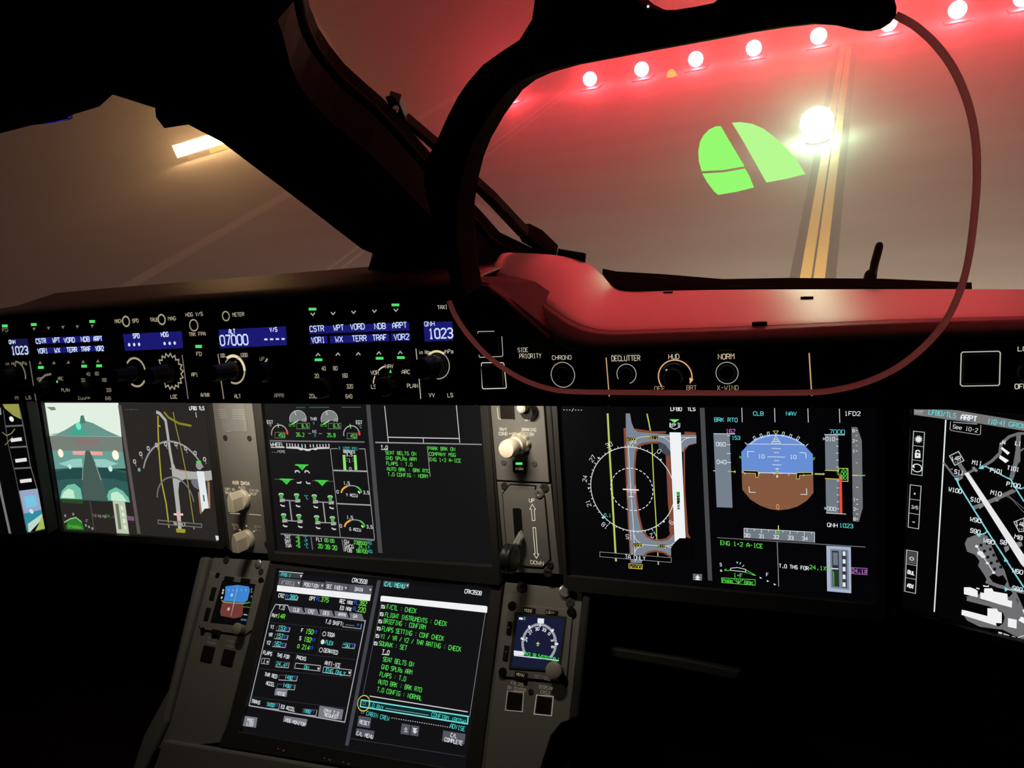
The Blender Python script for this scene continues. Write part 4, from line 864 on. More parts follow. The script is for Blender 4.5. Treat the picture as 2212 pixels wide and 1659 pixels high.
for P in ([(632, 450), (660, 425), (668, 452)], [(478, 512), (520, 505), (500, 538)], [(616, 870), (652, 864), (640, 888)], [(796, 1045), (800, 1010), (824, 1042)], [(800, 1205), (828, 1220), (802, 1236)]): D.poly(P, cy)
for P in ([(448, 368), (505, 340), (540, 398), (482, 428)], [(860, 790), (924, 765), (924, 850), (892, 852)]): D.line(P, 6, em(190, 190, 190), True)
D.text('14R', 462, 398, 24, cW, w=58, wt=.16, rot=12); D.text('143', 480, 414, 14, em(170, 170, 170), w=40, rot=12); D.text('14L', 872, 815, 26, cW, w=60, wt=.16, rot=8); D.text('143', 890, 842, 14, em(170, 170, 170), w=40, rot=8)
D.poly([(590, 440), (608, 436), (612, 448), (630, 460), (620, 472), (600, 462)], c2); D.poly([(500, 515), (530, 495), (535, 510), (510, 525)], c2); D.poly([(630, 680), (655, 668), (665, 690), (640, 708)], c2); D.poly([(735, 632), (755, 640), (765, 655), (745, 660)], c2); D.poly([(795, 950), (825, 940), (830, 965), (805, 985)], c2); D.poly([(875, 920), (905, 915), (915, 940), (890, 955)], c2)
for tx, x, y, w_ in (('M11', 592, 420, 60), ('S11', 478, 480, 56), ('J4', 770, 290, 34), ('L1', 868, 298, 34), ('T101', 815, 455, 74), ('P101', 708, 470, 76), ('P100', 812, 558, 84), ('W100', 442, 592, 80), ('M10', 710, 612, 66), ('S10', 582, 655, 56), ('W90', 578, 782, 68), ('S90', 580, 855, 60), ('W80', 664, 918, 68), ('S8', 770, 928, 40), ('M8', 862, 895, 48), ('W60', 848, 1110, 64), ('S60', 848, 1222, 60)): D.text(tx, x, y, 26, cW, w=w_, wt=.17, rot=-4)
D.line([(622, 945), (650, 990), (690, 1050), (730, 1112)], 5, cW)
for x, y, r in ((622, 945, 10), (645, 990, 18), (662, 1008, 14), (690, 1052, 9), (730, 1113, 9)): D.disc(x, y, r, cW, 10)
D.build('ground_chart', op)

oc = display('chart_display', 'sliver of the outer left display with coloured map and boxed keys', PC,
    [(-420, 868), (-420, 1190), (60, 1162), (112, 1150), (64, 866), (62, 862)],
    [(-400, 876), (-400, 1172), (60, 1150), (104, 1140), (56, 874), (54, 870)], screenmat('outer_left_screen', 5, 5, 6))
D = Draw(PC).zoom(0, 860, 3.95)
D.poly([(20, 40), (160, 40), (182, 180), (120, 150), (40, 85)], em(150, 152, 72)); D.disc(100, 178, 20, em(235, 235, 235)); D.line([(30, 100), (72, 400), (130, 640), (230, 1130)], 7, em(80, 80, 82)); D.line([(165, 70), (200, 230), (262, 580), (318, 770)], 9, em(92, 92, 94))
for i, y in enumerate((240, 420, 600)): D.line([(50 + i*38, y), (195 + i*38, y-8)], 12, em(105, 105, 106))
for i, y in enumerate((355, 530, 705)): D.poly([(90 + i*40, y-10), (185 + i*42, y-22), (190 + i*42, y+8), (96 + i*40, y+20)], em(225, 225, 225))
D.line([(20, 290), (60, 320), (100, 300), (130, 260)], 5, em(170, 160, 110)); D.line([(45, 400), (110, 330)], 5, em(150, 130, 90))
D.poly([(165, 790), (322, 770), (360, 950), (205, 985)], em(150, 165, 195)); D.poly([(205, 840), (300, 825), (322, 920), (228, 935)], em(120, 195, 225)); D.poly([(205, 985), (360, 950), (372, 1000), (240, 1072), (245, 1140), (235, 1145)], em(50, 140, 160)); D.disc(270, 965, 18, em(200, 225, 240)); D.poly([(240, 1072), (362, 985), (345, 1050), (260, 1140), (245, 1140)], em(190, 215, 200)); D.poly([(362, 985), (400, 1115), (300, 1135), (345, 1050)], em(165, 185, 85))
D.line([(-20, 650), (20, 850), (90, 1165)], 22, em(118, 118, 120)); D.poly([(-30, 90), (8, 80), (14, 140), (-20, 150)], em(150, 150, 150)); D.build('map_and_keys', oc)
# ------------------------------------------------------------------ glareshield panels
lw, lm, ld = em(215, 205, 180), em(165, 155, 130), em(120, 112, 95)      # backlit legends
lg, lb, lt = em(80, 225, 110), em(27, 25, 112), em(205, 222, 250)
lgrey = em(175, 172, 165)
PX = lambda x: PF.uv(x, 800)[0]
def facepanel(name, label, x0, x1, v1, cat='control panel'):
    u0, u1 = PX(x0) + .0006, PX(x1) - .0006
    t = empty(name, PF.pt((u0+u1)/2, (BOTV+v1)/2), label, cat)
    blk('faceplate', u0, u1, BOTV, v1, -.0165, 0, MAT['black'], t, bevel=.001)
    return t
def button(pl, x, y, w_, h_, parent, mat=None, h=.0035, label=None):
    u, v = pl.uv(x, y); d = Draw(pl); a, b = d.sc(x, y)
    o = prism('push_button', pl, [(u-w_*a/2, v-h_*b/2), (u+w_*a/2, v-h_*b/2), (u+w_*a/2, v+h_*b/2), (u-w_*a/2, v+h_*b/2)], -.001, h, mat or MAT['key'], parent, bevel=.0008, px=False)
    if label: o['label'] = label
    return o
def knobat(pl, x, y, r, hgt, parent, mat=None, name='knob', lobes=0, amp=0, marker=True, label=None, capk=.86):
    u, v = pl.uv(x, y)
    o = lathe(name, pl, u, v, [(0, r*1.08), (hgt*.12, r*1.08), (hgt*.16, r), (hgt*.9, r*.94), (hgt, r*capk)], mat or MAT['knob'], parent, lobes=lobes, amp=amp)
    if label: o['label'] = label
    return o

# captain's panel, far left
t = facepanel('captain_settings_panel', 'blurred far left black panel with lit words in two blue rows and 1023', -190, 246, TOPV)
D = Draw(PF).zoom(0, 620, 3.95)
D.poly([(78, 445), (235, 438), (262, 562), (110, 590)], em(24, 24, 70)); D.text('QNH', 82, 485, 30, lt, w=52, wt=.26); D.text('1023', 106, 575, 62, lt, w=136, wt=.2); D.build('pressure_window', t)
D = Draw(PF).zoom(0, 620, 3.95)
D.poly([(305, 432), (875, 412), (880, 462), (312, 488)], lb); D.poly([(322, 520), (888, 496), (894, 545), (332, 570)], lb)
for tx, x, y, w_ in (('CSTR', 312, 482, 84), ('WPT', 455, 474, 60), ('VORD', 552, 474, 90), ('NDB', 698, 466, 70), ('ARPT', 806, 462, 70), ('VOR1', 328, 566, 84), ('WX', 472, 560, 46), ('TERR', 576, 556, 86), ('TRAF', 698, 550, 82), ('VOR2', 822, 545, 68)): D.text(tx, x, y, 38, lt, w=w_, wt=.24)
D.build('blue_word_rows', t)
D = Draw(PF).zoom(0, 620, 3.95)
for x, y in ((44, 332), (291, 320), (789, 294), (352, 686), (721, 675), (848, 672)): D.box(x-24, y-12, x+24, y+12, lg)
D.disc(490, 808, 9, lg)
for x, y in ((294, 360), (417, 352), (540, 344), (663, 340), (790, 334)): D.poly([(x-14, y-12), (x+14, y-14), (x, y+14)], ld)
for x, y in ((345, 645), (463, 645), (586, 640), (713, 636), (838, 630)): D.poly([(x-15, y+14), (x+15, y+12), (x, y-14)], ld)
D.build('indicator_lights', t)
D = Draw(PF).zoom(0, 620, 3.95)
D.text('FD', 24, 382, 26, ld, w=48, wt=.25); D.line([(255, 630), (310, 970)], 10, em(110, 104, 92)); D.line([(330, 860), (345, 790), (390, 752), (440, 742)], 14, ld); D.text('40', 742, 756, 26, ld, w=30, wt=.25); D.text('80', 816, 752, 26, ld, w=30, wt=.25)
for tx, x, y, w_ in (('VOR', 320, 800, 40), ('ARC', 500, 795, 42), ('20', 698, 808, 30), ('160', 872, 806, 40), ('PLAN', 530, 892, 68), ('320', 912, 892, 40), ('ZOOM', 670, 958, 84), ('640', 906, 962, 44), ('VV', 132, 958, 32), ('LS', 226, 956, 42), ('in Hg  hPa', 50, 668, 180)): D.text(tx, x, y, 26, ld, w=w_, wt=.25)
D.disc(764, 944, 8, ld); D.arc(150, 748, 85, 0, 110, 12, ld, n=20); D.build('legends', t)
knobat(PF, 34, 808, .008, .016, t); knobat(PF, 104, 838, .008, .012, t); knobat(PF, 196, 840, .008, .012, t)

# autopilot panel
t = facepanel('autopilot_panel', 'middle black panel with blue speed and altitude windows and large knobs', 246, 655, TOPV)
D = Draw(PF).zoom(0, 620, 3.95)
D.poly([(1050, 402), (1555, 376), (1565, 522), (1072, 545)], lb); D.text('SPD', 1140, 436, 36, lt, w=54, wt=.24); D.text('HDG', 1380, 424, 36, lt, w=60, wt=.24)
for x, y in ((1105, 492), (1148, 491), (1190, 489), (1408, 482), (1451, 480), (1494, 478)): D.disc(x, y, 12, lt)
D.build('speed_heading_window', t)
D = Draw(PF).zoom(540, 620, 4.608)
D.poly([(-310, 425), (358, 390), (372, 578), (-296, 612)], lb); D.text('V/S', 202, 445, 40, lt, w=72, wt=.22)
for i in range(4): x = 146 + i*57; D.box(x, 512 - i*1.5, x + 32, 530 - i*1.5, lt)
D.zoom(0, 620, 3.95); D.text('ALT', 1958, 398, 36, lt, w=52, wt=.24); D.text('07000', 1886, 498, 82, lt, w=230, wt=.16)
D.build('altitude_window', t)
D = Draw(PF).zoom(0, 620, 3.95)
for x, y, r in ((1078, 293, 34), (1382, 277, 34)): D.arc(x, y, r, 0, 360, 11, lm, n=32)
D.arc(1656, 326, 40, 0, 360, 9, lm, n=32); D.arc(1930, 248, 33, 0, 360, 9, lm, n=32)
for tx, x, y, w_ in (('MACH', 985, 308, 62), ('SPD', 1135, 304, 50), ('TRUE', 1285, 296, 70), ('MAG', 1440, 286, 62), ('HDG V/S', 1590, 252, 142), ('TRK FPA', 1618, 420, 138), ('METER', 1990, 252, 96), ('FD', 1682, 586, 42), ('AP1', 1640, 762, 52), ('LOC', 1462, 950, 54), ('A/THR', 1720, 936, 70), ('ALT', 2008, 946, 50), ('100', 1884, 600, 38), ('1000', 2056, 596, 60)): D.text(tx, x, y, 30, lm, w=w_, wt=.2)
D.zoom(540, 620, 4.608); D.text('UP', 104, 732, 34, ld, w=44, wt=.18); D.text('APPR', 250, 1098, 36, ld, w=92, wt=.18); D.text('DN', 130, 942, 18, em(80, 76, 66), w=45, wt=.2); D.line([(178, 712), (152, 760)], 14, lgrey)
D.build('legends', t)
D = Draw(PF).zoom(0, 620, 3.95); D.box(1670, 494, 1725, 520, lg); D.build('green_light', t)
D = Draw(PF).zoom(0, 620, 3.95)
D.line([(1556, 578), (1608, 955)], 9, em(120, 115, 105)); D.line([(1862, 570), (1880, 680)], 9, em(150, 140, 120)); D.line([(1888, 790), (1912, 955)], 9, em(150, 140, 120)); D.build('divider_lines', t)
D = Draw(PF).zoom(0, 620, 3.95); D.arc(1160, 727, 98, -50, 215, 14, lm, n=40); D.build('speed_dial_ring', t)
D = Draw(PF).zoom(0, 620, 3.95)
P = []; u0, v0 = D.uv(1455, 720); a, b = D.sc(1455, 720); k_ = (a+b)/2
for k in range(29):
    an = math.radians(-60 + 280*k/28); r = (128 if k % 2 else 104)*k_; P.append((u0 + r*math.sin(an), v0 + r*math.cos(an)))
D.strokeuv(P, 9*k_, lm); D.build('zigzag_dial_ring', t)
D = Draw(PF).zoom(0, 620, 3.95)
D.arc(2000, 705, 100, -32, 95, 22, em(235, 215, 165), n=30); D.arc(2000, 705, 100, 95, 205, 14, lm, n=30); D.line([(1926, 642), (1945, 618), (1930, 592)], 8, lm); D.line([(2028, 618), (2045, 590)], 8, lm); D.disc(2012, 642, 10, ld); D.build('altitude_dial_ring', t)
for x, y, r, h_, l_ in ((292, 806, .0072, .024, 'speed knob'), (366, 806, .0085, .024, 'heading knob'), (505, 800, .0078, .026, 'altitude knob'), (590, 800, .0085, .016, 'vertical speed knob')): knobat(PF, x, y, r, h_, t, lobes=18, amp=.03)
for x, y in ((420, 809), (374, 856), (440, 853), (511, 854), (604, 853)): button(PF, x, y, 40, 24, t, h=.0003)

# first officer's settings panel
t = facepanel('pilot_settings_panel', 'black panel with two sharp blue word rows CSTR to VOR2 and knobs', 655, 1022, TOPV)
D = Draw(PF).zoom(540, 620, 4.608)
D.poly([(590, 392), (1586, 350), (1590, 430), (596, 468)], lb); D.poly([(598, 494), (772, 488), (776, 562), (604, 570)], lb); D.poly([(796, 486), (1386, 464), (1390, 540), (800, 562)], lb); D.poly([(1408, 462), (1598, 456), (1602, 532), (1412, 540)], lb)
for tx, x, y, w_ in (('CSTR', 602, 444, 136), ('WPT', 838, 434, 98), ('VORD', 1006, 424, 136), ('NDB', 1246, 418, 106), ('ARPT', 1424, 410, 138), ('VOR1', 620, 556, 128), ('WX', 856, 548, 72), ('TERR', 1024, 540, 138), ('TRAF', 1228, 532, 136), ('VOR2', 1440, 526, 146)): D.text(tx, x, y, 54, lt, w=w_, wt=.17)
D.build('blue_word_rows', t)
D = Draw(PF).zoom(540, 620, 4.608)
D.poly([(1728, 352), (2015, 340), (2028, 530), (1742, 544)], lb); D.text('QNH', 1742, 390, 44, lt, w=96, wt=.16); D.text('1023', 1785, 512, 92, lt, w=232, wt=.17); D.build('pressure_window', t)
D = Draw(PF).zoom(540, 620, 4.608)
for x, y in ((625, 220), (1451, 178), (685, 724), (1293, 709), (1504, 702)): D.box(x-38, y-13, x+38, y+13, lg)
D.disc(727, 1087, 11, lg); D.poly([(1388, 855), (1402, 818), (1414, 853)], lg); D.build('indicator_lights', t)
D = Draw(PF).zoom(540, 620, 4.608)
for x, y in ((628, 270), (830, 262), (1034, 250), (1241, 240), (1455, 230)): D.line([(x-21, y-12), (x, y+12), (x+21, y-14)], 10, lgrey)
for x, y in ((680, 674), (878, 670), (1081, 666), (1286, 658), (1498, 654)): D.line([(x-21, y+13), (x, y-13), (x+21, y+11)], 10, lgrey)
for tx, x, y, w_ in (('40', 718, 830, 38), ('80', 834, 828, 40), ('20', 648, 904, 40), ('160', 920, 900, 54), ('10', 638, 1012, 34), ('320', 966, 1008, 62), ('ZOOM', 594, 1104, 100), ('640', 958, 1106, 62)): D.text(tx, x, y, 38, lm, w=w_, wt=.17)
for tx, x, y, w_ in (('NAV', 1352, 808, 78), ('VOR', 1208, 872, 76), ('ARC', 1518, 864, 78), ('LS', 1212, 1010, 48), ('PLAN', 1570, 1002, 104), ('VV', 1786, 1094, 56), ('LS', 1972, 1094, 52), ('TAXI', 1872, 222, 96), ('in Hg', 1686, 668, 98), ('hPa', 1950, 660, 76)): D.text(tx, x, y, 38, lw, w=w_, wt=.12)
D.line([(1284, 828), (1312, 804), (1346, 788)], 12, lw); D.line([(1248, 886), (1236, 922), (1232, 960)], 10, lw); D.line([(1656, 612), (1670, 772)], 7, lw); D.line([(1686, 898), (1704, 1112)], 7, lw)
D.build('legends', t)
D = Draw(PF).zoom(540, 620, 4.608)
D.arc(1868, 778, 128, -38, 38, 20, em(235, 212, 160), n=20); D.arc(1868, 778, 126, 38, 188, 8, lgrey, n=30); D.line([(1790, 642), (1808, 672)], 8, lw); D.line([(1940, 640), (1926, 668)], 8, lw); D.build('pressure_dial_ring', t)
knobat(PF, 944, 790, .0092, .024, t, lobes=18, amp=.02)
knobat(PF, 708, 836, .0090, .012, t); knobat(PF, 845, 832, .0085, .012, t)

# panels below the red pad
t = facepanel('warning_button_panel', 'black panel at the left end below the red pad with two empty outlined squares', 1022, 1310, RV - .003)
D = Draw(PF).zoom(1000, 680, 2.765)
for P in ([(190, 98), (92, 100), (90, 106), (98, 248), (104, 254), (234, 248), (240, 242), (234, 128)],): D.line(P, 4.5, lgrey)
D.line([(112, 290), (118, 286), (240, 286), (246, 292), (261, 432), (256, 438), (124, 442), (117, 436)], 4.5, em(225, 220, 200), True)
D.text('SIDE', 330, 222, 24, lw, w=60, wt=.12); D.text('PRIORITY', 340, 260, 26, lw, w=128, wt=.12); D.text('CHRONO', 535, 268, 24, lw, w=112, wt=.12)
D.arc(598, 358, 72, 0, 360, 4.5, lgrey, n=48); D.build('legends', t)
button(PF, 1058, 742, 44, 46, t, h=.004); button(PF, 1067, 812, 44, 46, t, h=.004)
u, v = PF.uv(1216, 809); lathe('round_button', PF, u, v, [(0, .0062), (.002, .0062), (.003, .0055)], MAT['key'], t)
t = facepanel('dimmer_panel', 'black panel with DECLUTTER, dimmer knob and NORM round switch', 1310, 1752, RV - .003)
D = Draw(PF).zoom(1000, 680, 2.765)
D.line([(856, 255), (875, 488)], 6, em(215, 170, 120)); D.line([(2068, 228), (2084, 484)], 7, em(215, 170, 120)); D.text('DECLUTTER', 890, 276, 30, lw, w=166, wt=.12); D.text('HUD', 1230, 264, 28, lw, w=62, wt=.12); D.text('NORM', 1526, 265, 30, em(225, 200, 160), w=94, wt=.13)
D.text('OFF', 1146, 454, 26, em(170, 145, 110), w=60, wt=.12); D.text('BRT', 1338, 448, 26, em(170, 145, 110), w=58, wt=.12); D.text('X-WIND', 1520, 448, 26, em(170, 145, 110), w=124, wt=.12)
D.arc(978, 353, 58, -120, 162, 4.5, lgrey, n=44); D.arc(1578, 347, 65, 0, 360, 4.5, lgrey, n=48); D.arc(1268, 370, 100, -125, 98, 7, em(235, 180, 125), n=50); D.poly([(1354, 374), (1378, 386), (1356, 412)], em(240, 185, 130)); D.arc(1260, 365, 75, -55, 30, 4, em(60, 60, 60), n=20); D.disc(1218, 330, 7, em(190, 190, 190)); D.line([(1206, 365), (1240, 400)], 3, em(80, 80, 80))
D.build('legends', t)
u, v = PF.uv(1354, 807); lathe('round_button', PF, u, v, [(0, .0048), (.002, .0048), (.003, .0042)], MAT['key'], t); u, v = PF.uv(1571, 805); lathe('round_button', PF, u, v, [(0, .0054), (.002, .0054), (.003, .0048)], MAT['key'], t)
knobat(PF, 1458, 814, .0066, .008, t, name='dimmer_knob')
t = facepanel('lighting_panel', 'black panel at the right edge with one large outlined square button', 1752, 2330, RV - .003)
D = Draw(PF).zoom(1400, 560, 2.724)
D.line([(1842, 556), (1850, 546), (2062, 541), (2072, 550), (2067, 734), (2060, 742), (1848, 746), (1837, 736)], 6, em(190, 190, 180), True); D.text('LOUD', 2176, 540, 26, lw, w=110, wt=.15); D.text('OFF', 2158, 762, 28, lw, w=72, wt=.15); D.arc(2240, 655, 46, -170, 170, 6, lw, n=30)
D.build('legends', t)
button(PF, 2117, 796, 76, 62, t, h=.004)
knobat(PF, 2222, 800, .007, .012, t)

# ------------------------------------------------------------------ grey panels between the displays
def scr(pl, x, y, r, parent, mat=None, name='screw', h=.0012):
    u, v = pl.uv(x, y)
    return lathe(name, pl, u, v, [(-.001, r*1.08), (h*.4, r*1.08), (h*.5, r*.92), (h, r*.84), (h, r*.35), (h*.4, r*.3)], mat or MAT['screw'], parent, seg=18)
def rails(pts_l, pts_r, parent):
    for p in (pts_l, pts_r): prism('side_rail', PM, p, -.006, .004, MAT['dark'], parent, bevel=.001)

t = empty('braking_panel', PM.at(1126, 955), 'grey panel with lit cream knob between RWY COND and BRAKING ACTION', 'control panel')
prism('faceplate', PM, [(1060, 850), (1062, 879), (1075.5, 1036), (1188.5, 1041), (1177, 879), (1174, 850)], -.006, .003, MAT['grey'], t, bevel=.001)
rails([(1057, 858), (1060, 858), (1061, 879), (1074, 1038), (1090, 1236), (1087, 1236), (1059, 880)], [(1179, 858), (1191, 858), (1194, 890), (1219, 1240), (1212, 1240), (1181, 879)], t)
D = Draw(PM, h=.0034).zoom(800, 870, 4.483)
le = em(240, 232, 210)
D.line([(1243, 40), (1252, 140), (1260, 152), (1395, 154), (1408, 144), (1402, 40)], 7, le); D.text('OFF', 1512, 170, 26, le, w=56, wt=.2); D.text('RWY', 1268, 265, 28, le, w=66, wt=.2); D.text('COND', 1260, 307, 28, le, w=78, wt=.2); D.text('BRAKING', 1482, 268, 28, le, w=134, wt=.2); D.text('ACTION', 1488, 311, 28, le, w=108, wt=.2)
D.line([(1355, 286), (1366, 298), (1395, 286), (1425, 285), (1452, 296), (1462, 300), (1470, 286)], 6, le); D.arc(1535, 72, 52, 60, 200, 7, em(200, 190, 165), n=20)
D.build('legends', t)
PMf = PM.off(.003)
button(PMf, 1097, 889, 29, 32, t, h=.003)
u, v = PMf.uv(1147, 888); lathe('brake_knob', PMf, u, v, [(0, .0085), (.006, .0085), (.009, .007), (.012, .007)], MAT['knob'], t)
PK = PMf.off(.018); u, v = PK.uv(1128, 881); lathe('knob_tip', PK, u, v, [(-.018, .004), (-.002, .0055), (.003, .005), (.005, .003)], MAT['cream'], t, seg=20)
u, v = PMf.uv(1125, 956)
lathe('selector_skirt', PMf, u, v, [(0, .0115), (.006, .0115), (.0075, .0108)], MAT['cream'], t, lobes=9, amp=.06, seg=72)
lathe('selector_knob', PMf, u, v, [(.0075, .0105), (.016, .0095), (.0165, .0075), (.024, .0075), (.0245, .0098), (.034, .0098), (.037, .0085), (.038, .004)], MAT['cream'], t)
button(PMf, 1121, 1007, 24, 26, t, h=.0025)
D = Draw(PMf.off(.0026), h=.0002).zoom(800, 870, 4.483); D.box(1408, 578, 1472, 600, em(90, 250, 120)); D.text('A/BRK', 1408, 650, 24, em(110, 105, 92), w=76, wt=.16); D.build('button_light', t)
for x, y in ((1088.5, 999), (1154.5, 1002)): scr(PMf, x, y, .0032, t, pbr('painted_screw', (.13, .125, .11), .4))

t = empty('landing_gear_panel', PM.at(1140, 1140), 'grey panel with UP and DOWN arrows and the slotted gear lever', 'control panel')
prism('faceplate', PM, [(1074.5, 1040), (1191, 1046), (1210, 1240), (1092, 1236)], -.006, .0015, MAT['grey'], t, bevel=.001)
prism('cover_plate', PM, [(1104, 1047), (1158, 1050), (1157, 1062), (1178, 1074), (1190, 1207), (1174, 1224), (1130, 1221), (1098, 1200), (1088, 1066)], .0015, .0032, MAT['grey'], t, bevel=.0008)
D = Draw(PM, h=.0017)
D.line([(1104, 1047), (1158, 1050), (1157, 1062), (1178, 1074), (1190, 1207), (1174, 1224), (1130, 1221), (1098, 1200), (1088, 1066)], 4.5, MAT['rubber'], True); D.build('cover_gap', t)
D = Draw(PM, h=.0034).zoom(800, 870, 4.483)
D.poly([(1390, 1020), (1402, 1012), (1460, 1014), (1474, 1026), (1494, 1340), (1484, 1352), (1420, 1350), (1410, 1300)], MAT['rubber']); D.build('slot', t)['label'] = 'black lever slot'
D = Draw(PM, h=.0034).zoom(800, 870, 4.483)
D.text('UP', 1552, 954, 34, le, w=48, wt=.13); D.text('DOWN', 1566, 1550, 34, em(200, 190, 165), w=120, wt=.13)
D.line([(1580, 975), (1612, 1024), (1600, 1026), (1606, 1132), (1580, 1132), (1572, 1024), (1556, 1022)], 5, le, True); D.line([(1586, 1200), (1612, 1200), (1630, 1454), (1644, 1456), (1620, 1497), (1594, 1452), (1608, 1452)], 5, le, True)
D.build('legends', t)
PG = PM.off(.0018)
for x, y, r in ((1090, 1050, .0040), (1176, 1054, .0048), (1188, 1220, .0042), (1184, 1238, .0052)): scr(PG, x, y, r, t, MAT['screw'])
scr(PM.off(.0032), 1164.5, 1066, .0052, t, MAT['steel'], name='bright_screw', h=.002)
# lever: pale arm out of the slot and a black ribbed wheel on its end
PA, PB2 = PM.off(.012), PM.off(.035)
prism('lever_arm', PA, [(1124, 1146), (1130, 1162), (1119, 1187), (1107, 1183), (1112, 1168)], -.004, .004, pbr('lever_paint', (.62, .61, .58), .45, noise=.05), t, bevel=.001)['label'] = 'pale grey arm'
cw = PB2.at(1101, 1207); ax = PM.u; ux, vx = PM.v, PM.n
V = []; Fc = []; prof = [(-.006, .009), (-.006, .0125), (-.0045, .0140), (-.002, .0140), (-.001, .0130), (.001, .0130), (.002, .0140), (.0045, .0140), (.006, .0125), (.006, .009)]; n_ = 32
for a_, r in prof:
    for k in range(n_): q = 2*math.pi*k/n_; V.append(cw + ax*a_ + (ux*math.cos(q) + vx*math.sin(q))*r*1.12)
for i in range(len(prof)-1):
    for k in range(n_): l_ = (k+1) % n_; Fc.append((i*n_+k, i*n_+l_, (i+1)*n_+l_, (i+1)*n_+k))
Fc += [tuple(range(n_)), tuple(range((len(prof)-1)*n_, len(prof)*n_))]
mobj('lever_wheel', V, Fc, MAT['knob'], parent=t, smooth=True)['label'] = 'black ribbed wheel handle'
tube('lever_stem', [PA.at(1116, 1178), PM.off(.03).at(1110, 1192), cw], [.004, .0042, .004], MAT['knob'], t)

t = empty('air_data_panel', PM.at(525, 1040), 'grey panel with two cream pointer knobs under AIR DATA', 'control panel')
prism('faceplate', PM, [(459, 850), (463, 880.6), (500.7, 1189.6), (587, 1196), (548.4, 880.6), (545, 850)], -.006, .003, MAT['grey'], t, bevel=.001)
rails([(458, 858), (460, 858), (462, 880), (499, 1186), (495, 1184), (460, 880)], [(549, 858), (555, 858), (557, 880), (584, 1196), (588, 1197), (551, 880)], t)
prism('placard', PM, [(473, 858), (478, 884), (486, 930), (538, 932), (533, 884), (529, 858)], .003, .0034, pbr('placard_film', (.27, .27, .26), .4, noise=.1, scale=90), t)['label'] = 'faded grey placard with unreadable rows'
D = Draw(PM, h=.0038).zoom(440, 860, 4.611)
pl_ = pbr('placard_print', (.40, .40, .38), .5)
for k in range(5): D.line([(160 + k*4, 110 + k*20), (245 + k*3, 112 + k*20)], 6, pl_); D.line([(305, 112 + k*22), (430, 114 + k*22)], 6, pl_)
for k in range(9): D.line([(405 + k*3, 190 + k*16), (445 + k*2, 191 + k*16)], 5, pl_)
D.line([(235, 325), (300, 328)], 6, pl_); D.build('placard_print', t)
D = Draw(PM, h=.0034).zoom(440, 860, 4.611)
l2 = em(225, 210, 175); l3 = em(180, 166, 138)
D.text('AIR DATA', 310, 852, 32, l2, w=160, wt=.2); D.text('AUTO', 368, 896, 24, l3, w=62, wt=.22); D.text('CAPT ON', 234, 912, 24, l3, w=94, wt=.22); D.text('BKUP', 238, 946, 24, l3, w=58, wt=.22); D.text('F/O ON', 480, 925, 24, l3, w=84, wt=.22); D.text('BKUP', 482, 958, 24, l3, w=64, wt=.22)
for x, y in ((400, 908), (335, 945), (476, 962)): D.disc(x, y, 9, l2)
D.line([(282, 1140), (380, 1146)], 7, l3); D.line([(470, 1150), (588, 1160)], 7, l3); D.text('BOTH', 304, 1268, 24, em(110, 100, 82), w=58, wt=.22); D.text('ON 2', 318, 1302, 24, em(110, 100, 82), w=52, wt=.22); D.text('BOTH', 526, 1284, 24, em(110, 100, 82), w=58, wt=.22); D.text('ON 1', 530, 1318, 24, em(110, 100, 82), w=52, wt=.22)
for x, y in ((446, 1266), (382, 1306), (520, 1320)): D.disc(x, y, 8, l3)
D.build('legends', t)
def pointer_knob(px, py, parent):
    u, v = PMf.uv(px, py)
    o = lathe('pointer_knob', PMf, u, v, [(0, .0125), (.004, .0125), (.006, .011)], MAT['cream'], parent)
    # raised bar handle, wedge shaped towards its pointer
    r = .0115; b = .0055
    P = [(u-b, v-r*1.1), (u+b, v-r*1.1), (u+b*.95, v+r*.4), (u+.001, v+r*1.15), (u-.001, v+r*1.15), (u-b*.95, v+r*.4)]
    h = prism('handle', PMf, P, .005, .024, MAT['cream'], parent, bevel=.0012, px=False); h.parent = o; h.matrix_parent_inverse = Matrix.Identity(4)
    return o
pointer_knob(526, 1077, t); pointer_knob(535, 1163, t)
for x, y, r in ((487, 946, .0036), (539, 947, .0036), (505, 1170, .005), (578, 1176, .005)): scr(PMf, x, y, r, t)
# ------------------------------------------------------------------ lower centre displays
ld_ = display('checklist_display', 'lower centre display with flight plan page left and green checklist right', PL,
    [(589, 1213), (498, 1564), (478, 1612), (1036, 1700), (1044, 1650), (1090, 1258)],
    [(602, 1230), (528, 1562), (523, 1580), (1008, 1664), (1011, 1648), (1066, 1270)], screenmat('lower_screen', 16, 16, 19))
w1, g1, c1_, b1, v1 = em(215, 218, 220), em(110, 220, 60), em(80, 205, 200), em(50, 90, 190), em(118, 118, 128)
D = Draw(PL).zoom(400, 1180, 3.464)
D.poly([(705, 185), (885, 202), (872, 242), (700, 226)], em(60, 64, 66)); D.poly([(716, 196), (780, 202), (776, 230), (712, 224)], em(30, 90, 88)); D.text('FMS 1', 720, 222, 22, c1_, w=70, wt=.2); D.text('v', 862, 228, 20, w1, w=14, wt=.4); D.line([(705, 187), (885, 203)], 4, w1)
for P, tx, x, y, w_ in (([(706, 234), (872, 252), (862, 310), (694, 296)], 'ACTIVE', 732, 284, 84), ([(880, 254), (1046, 272), (1038, 328), (870, 312)], 'POSITION', 890, 298, 108), ([(1052, 262), (1224, 284), (1216, 346), (1044, 328)], 'SEC INDEX', 1058, 312, 122), ([(1228, 284), (1406, 296), (1396, 362), (1220, 346)], 'DATA', 1270, 334, 58)): D.poly(P, em(84, 84, 92)); D.text(tx, x, y, 26, w1, w=w_, wt=.2)
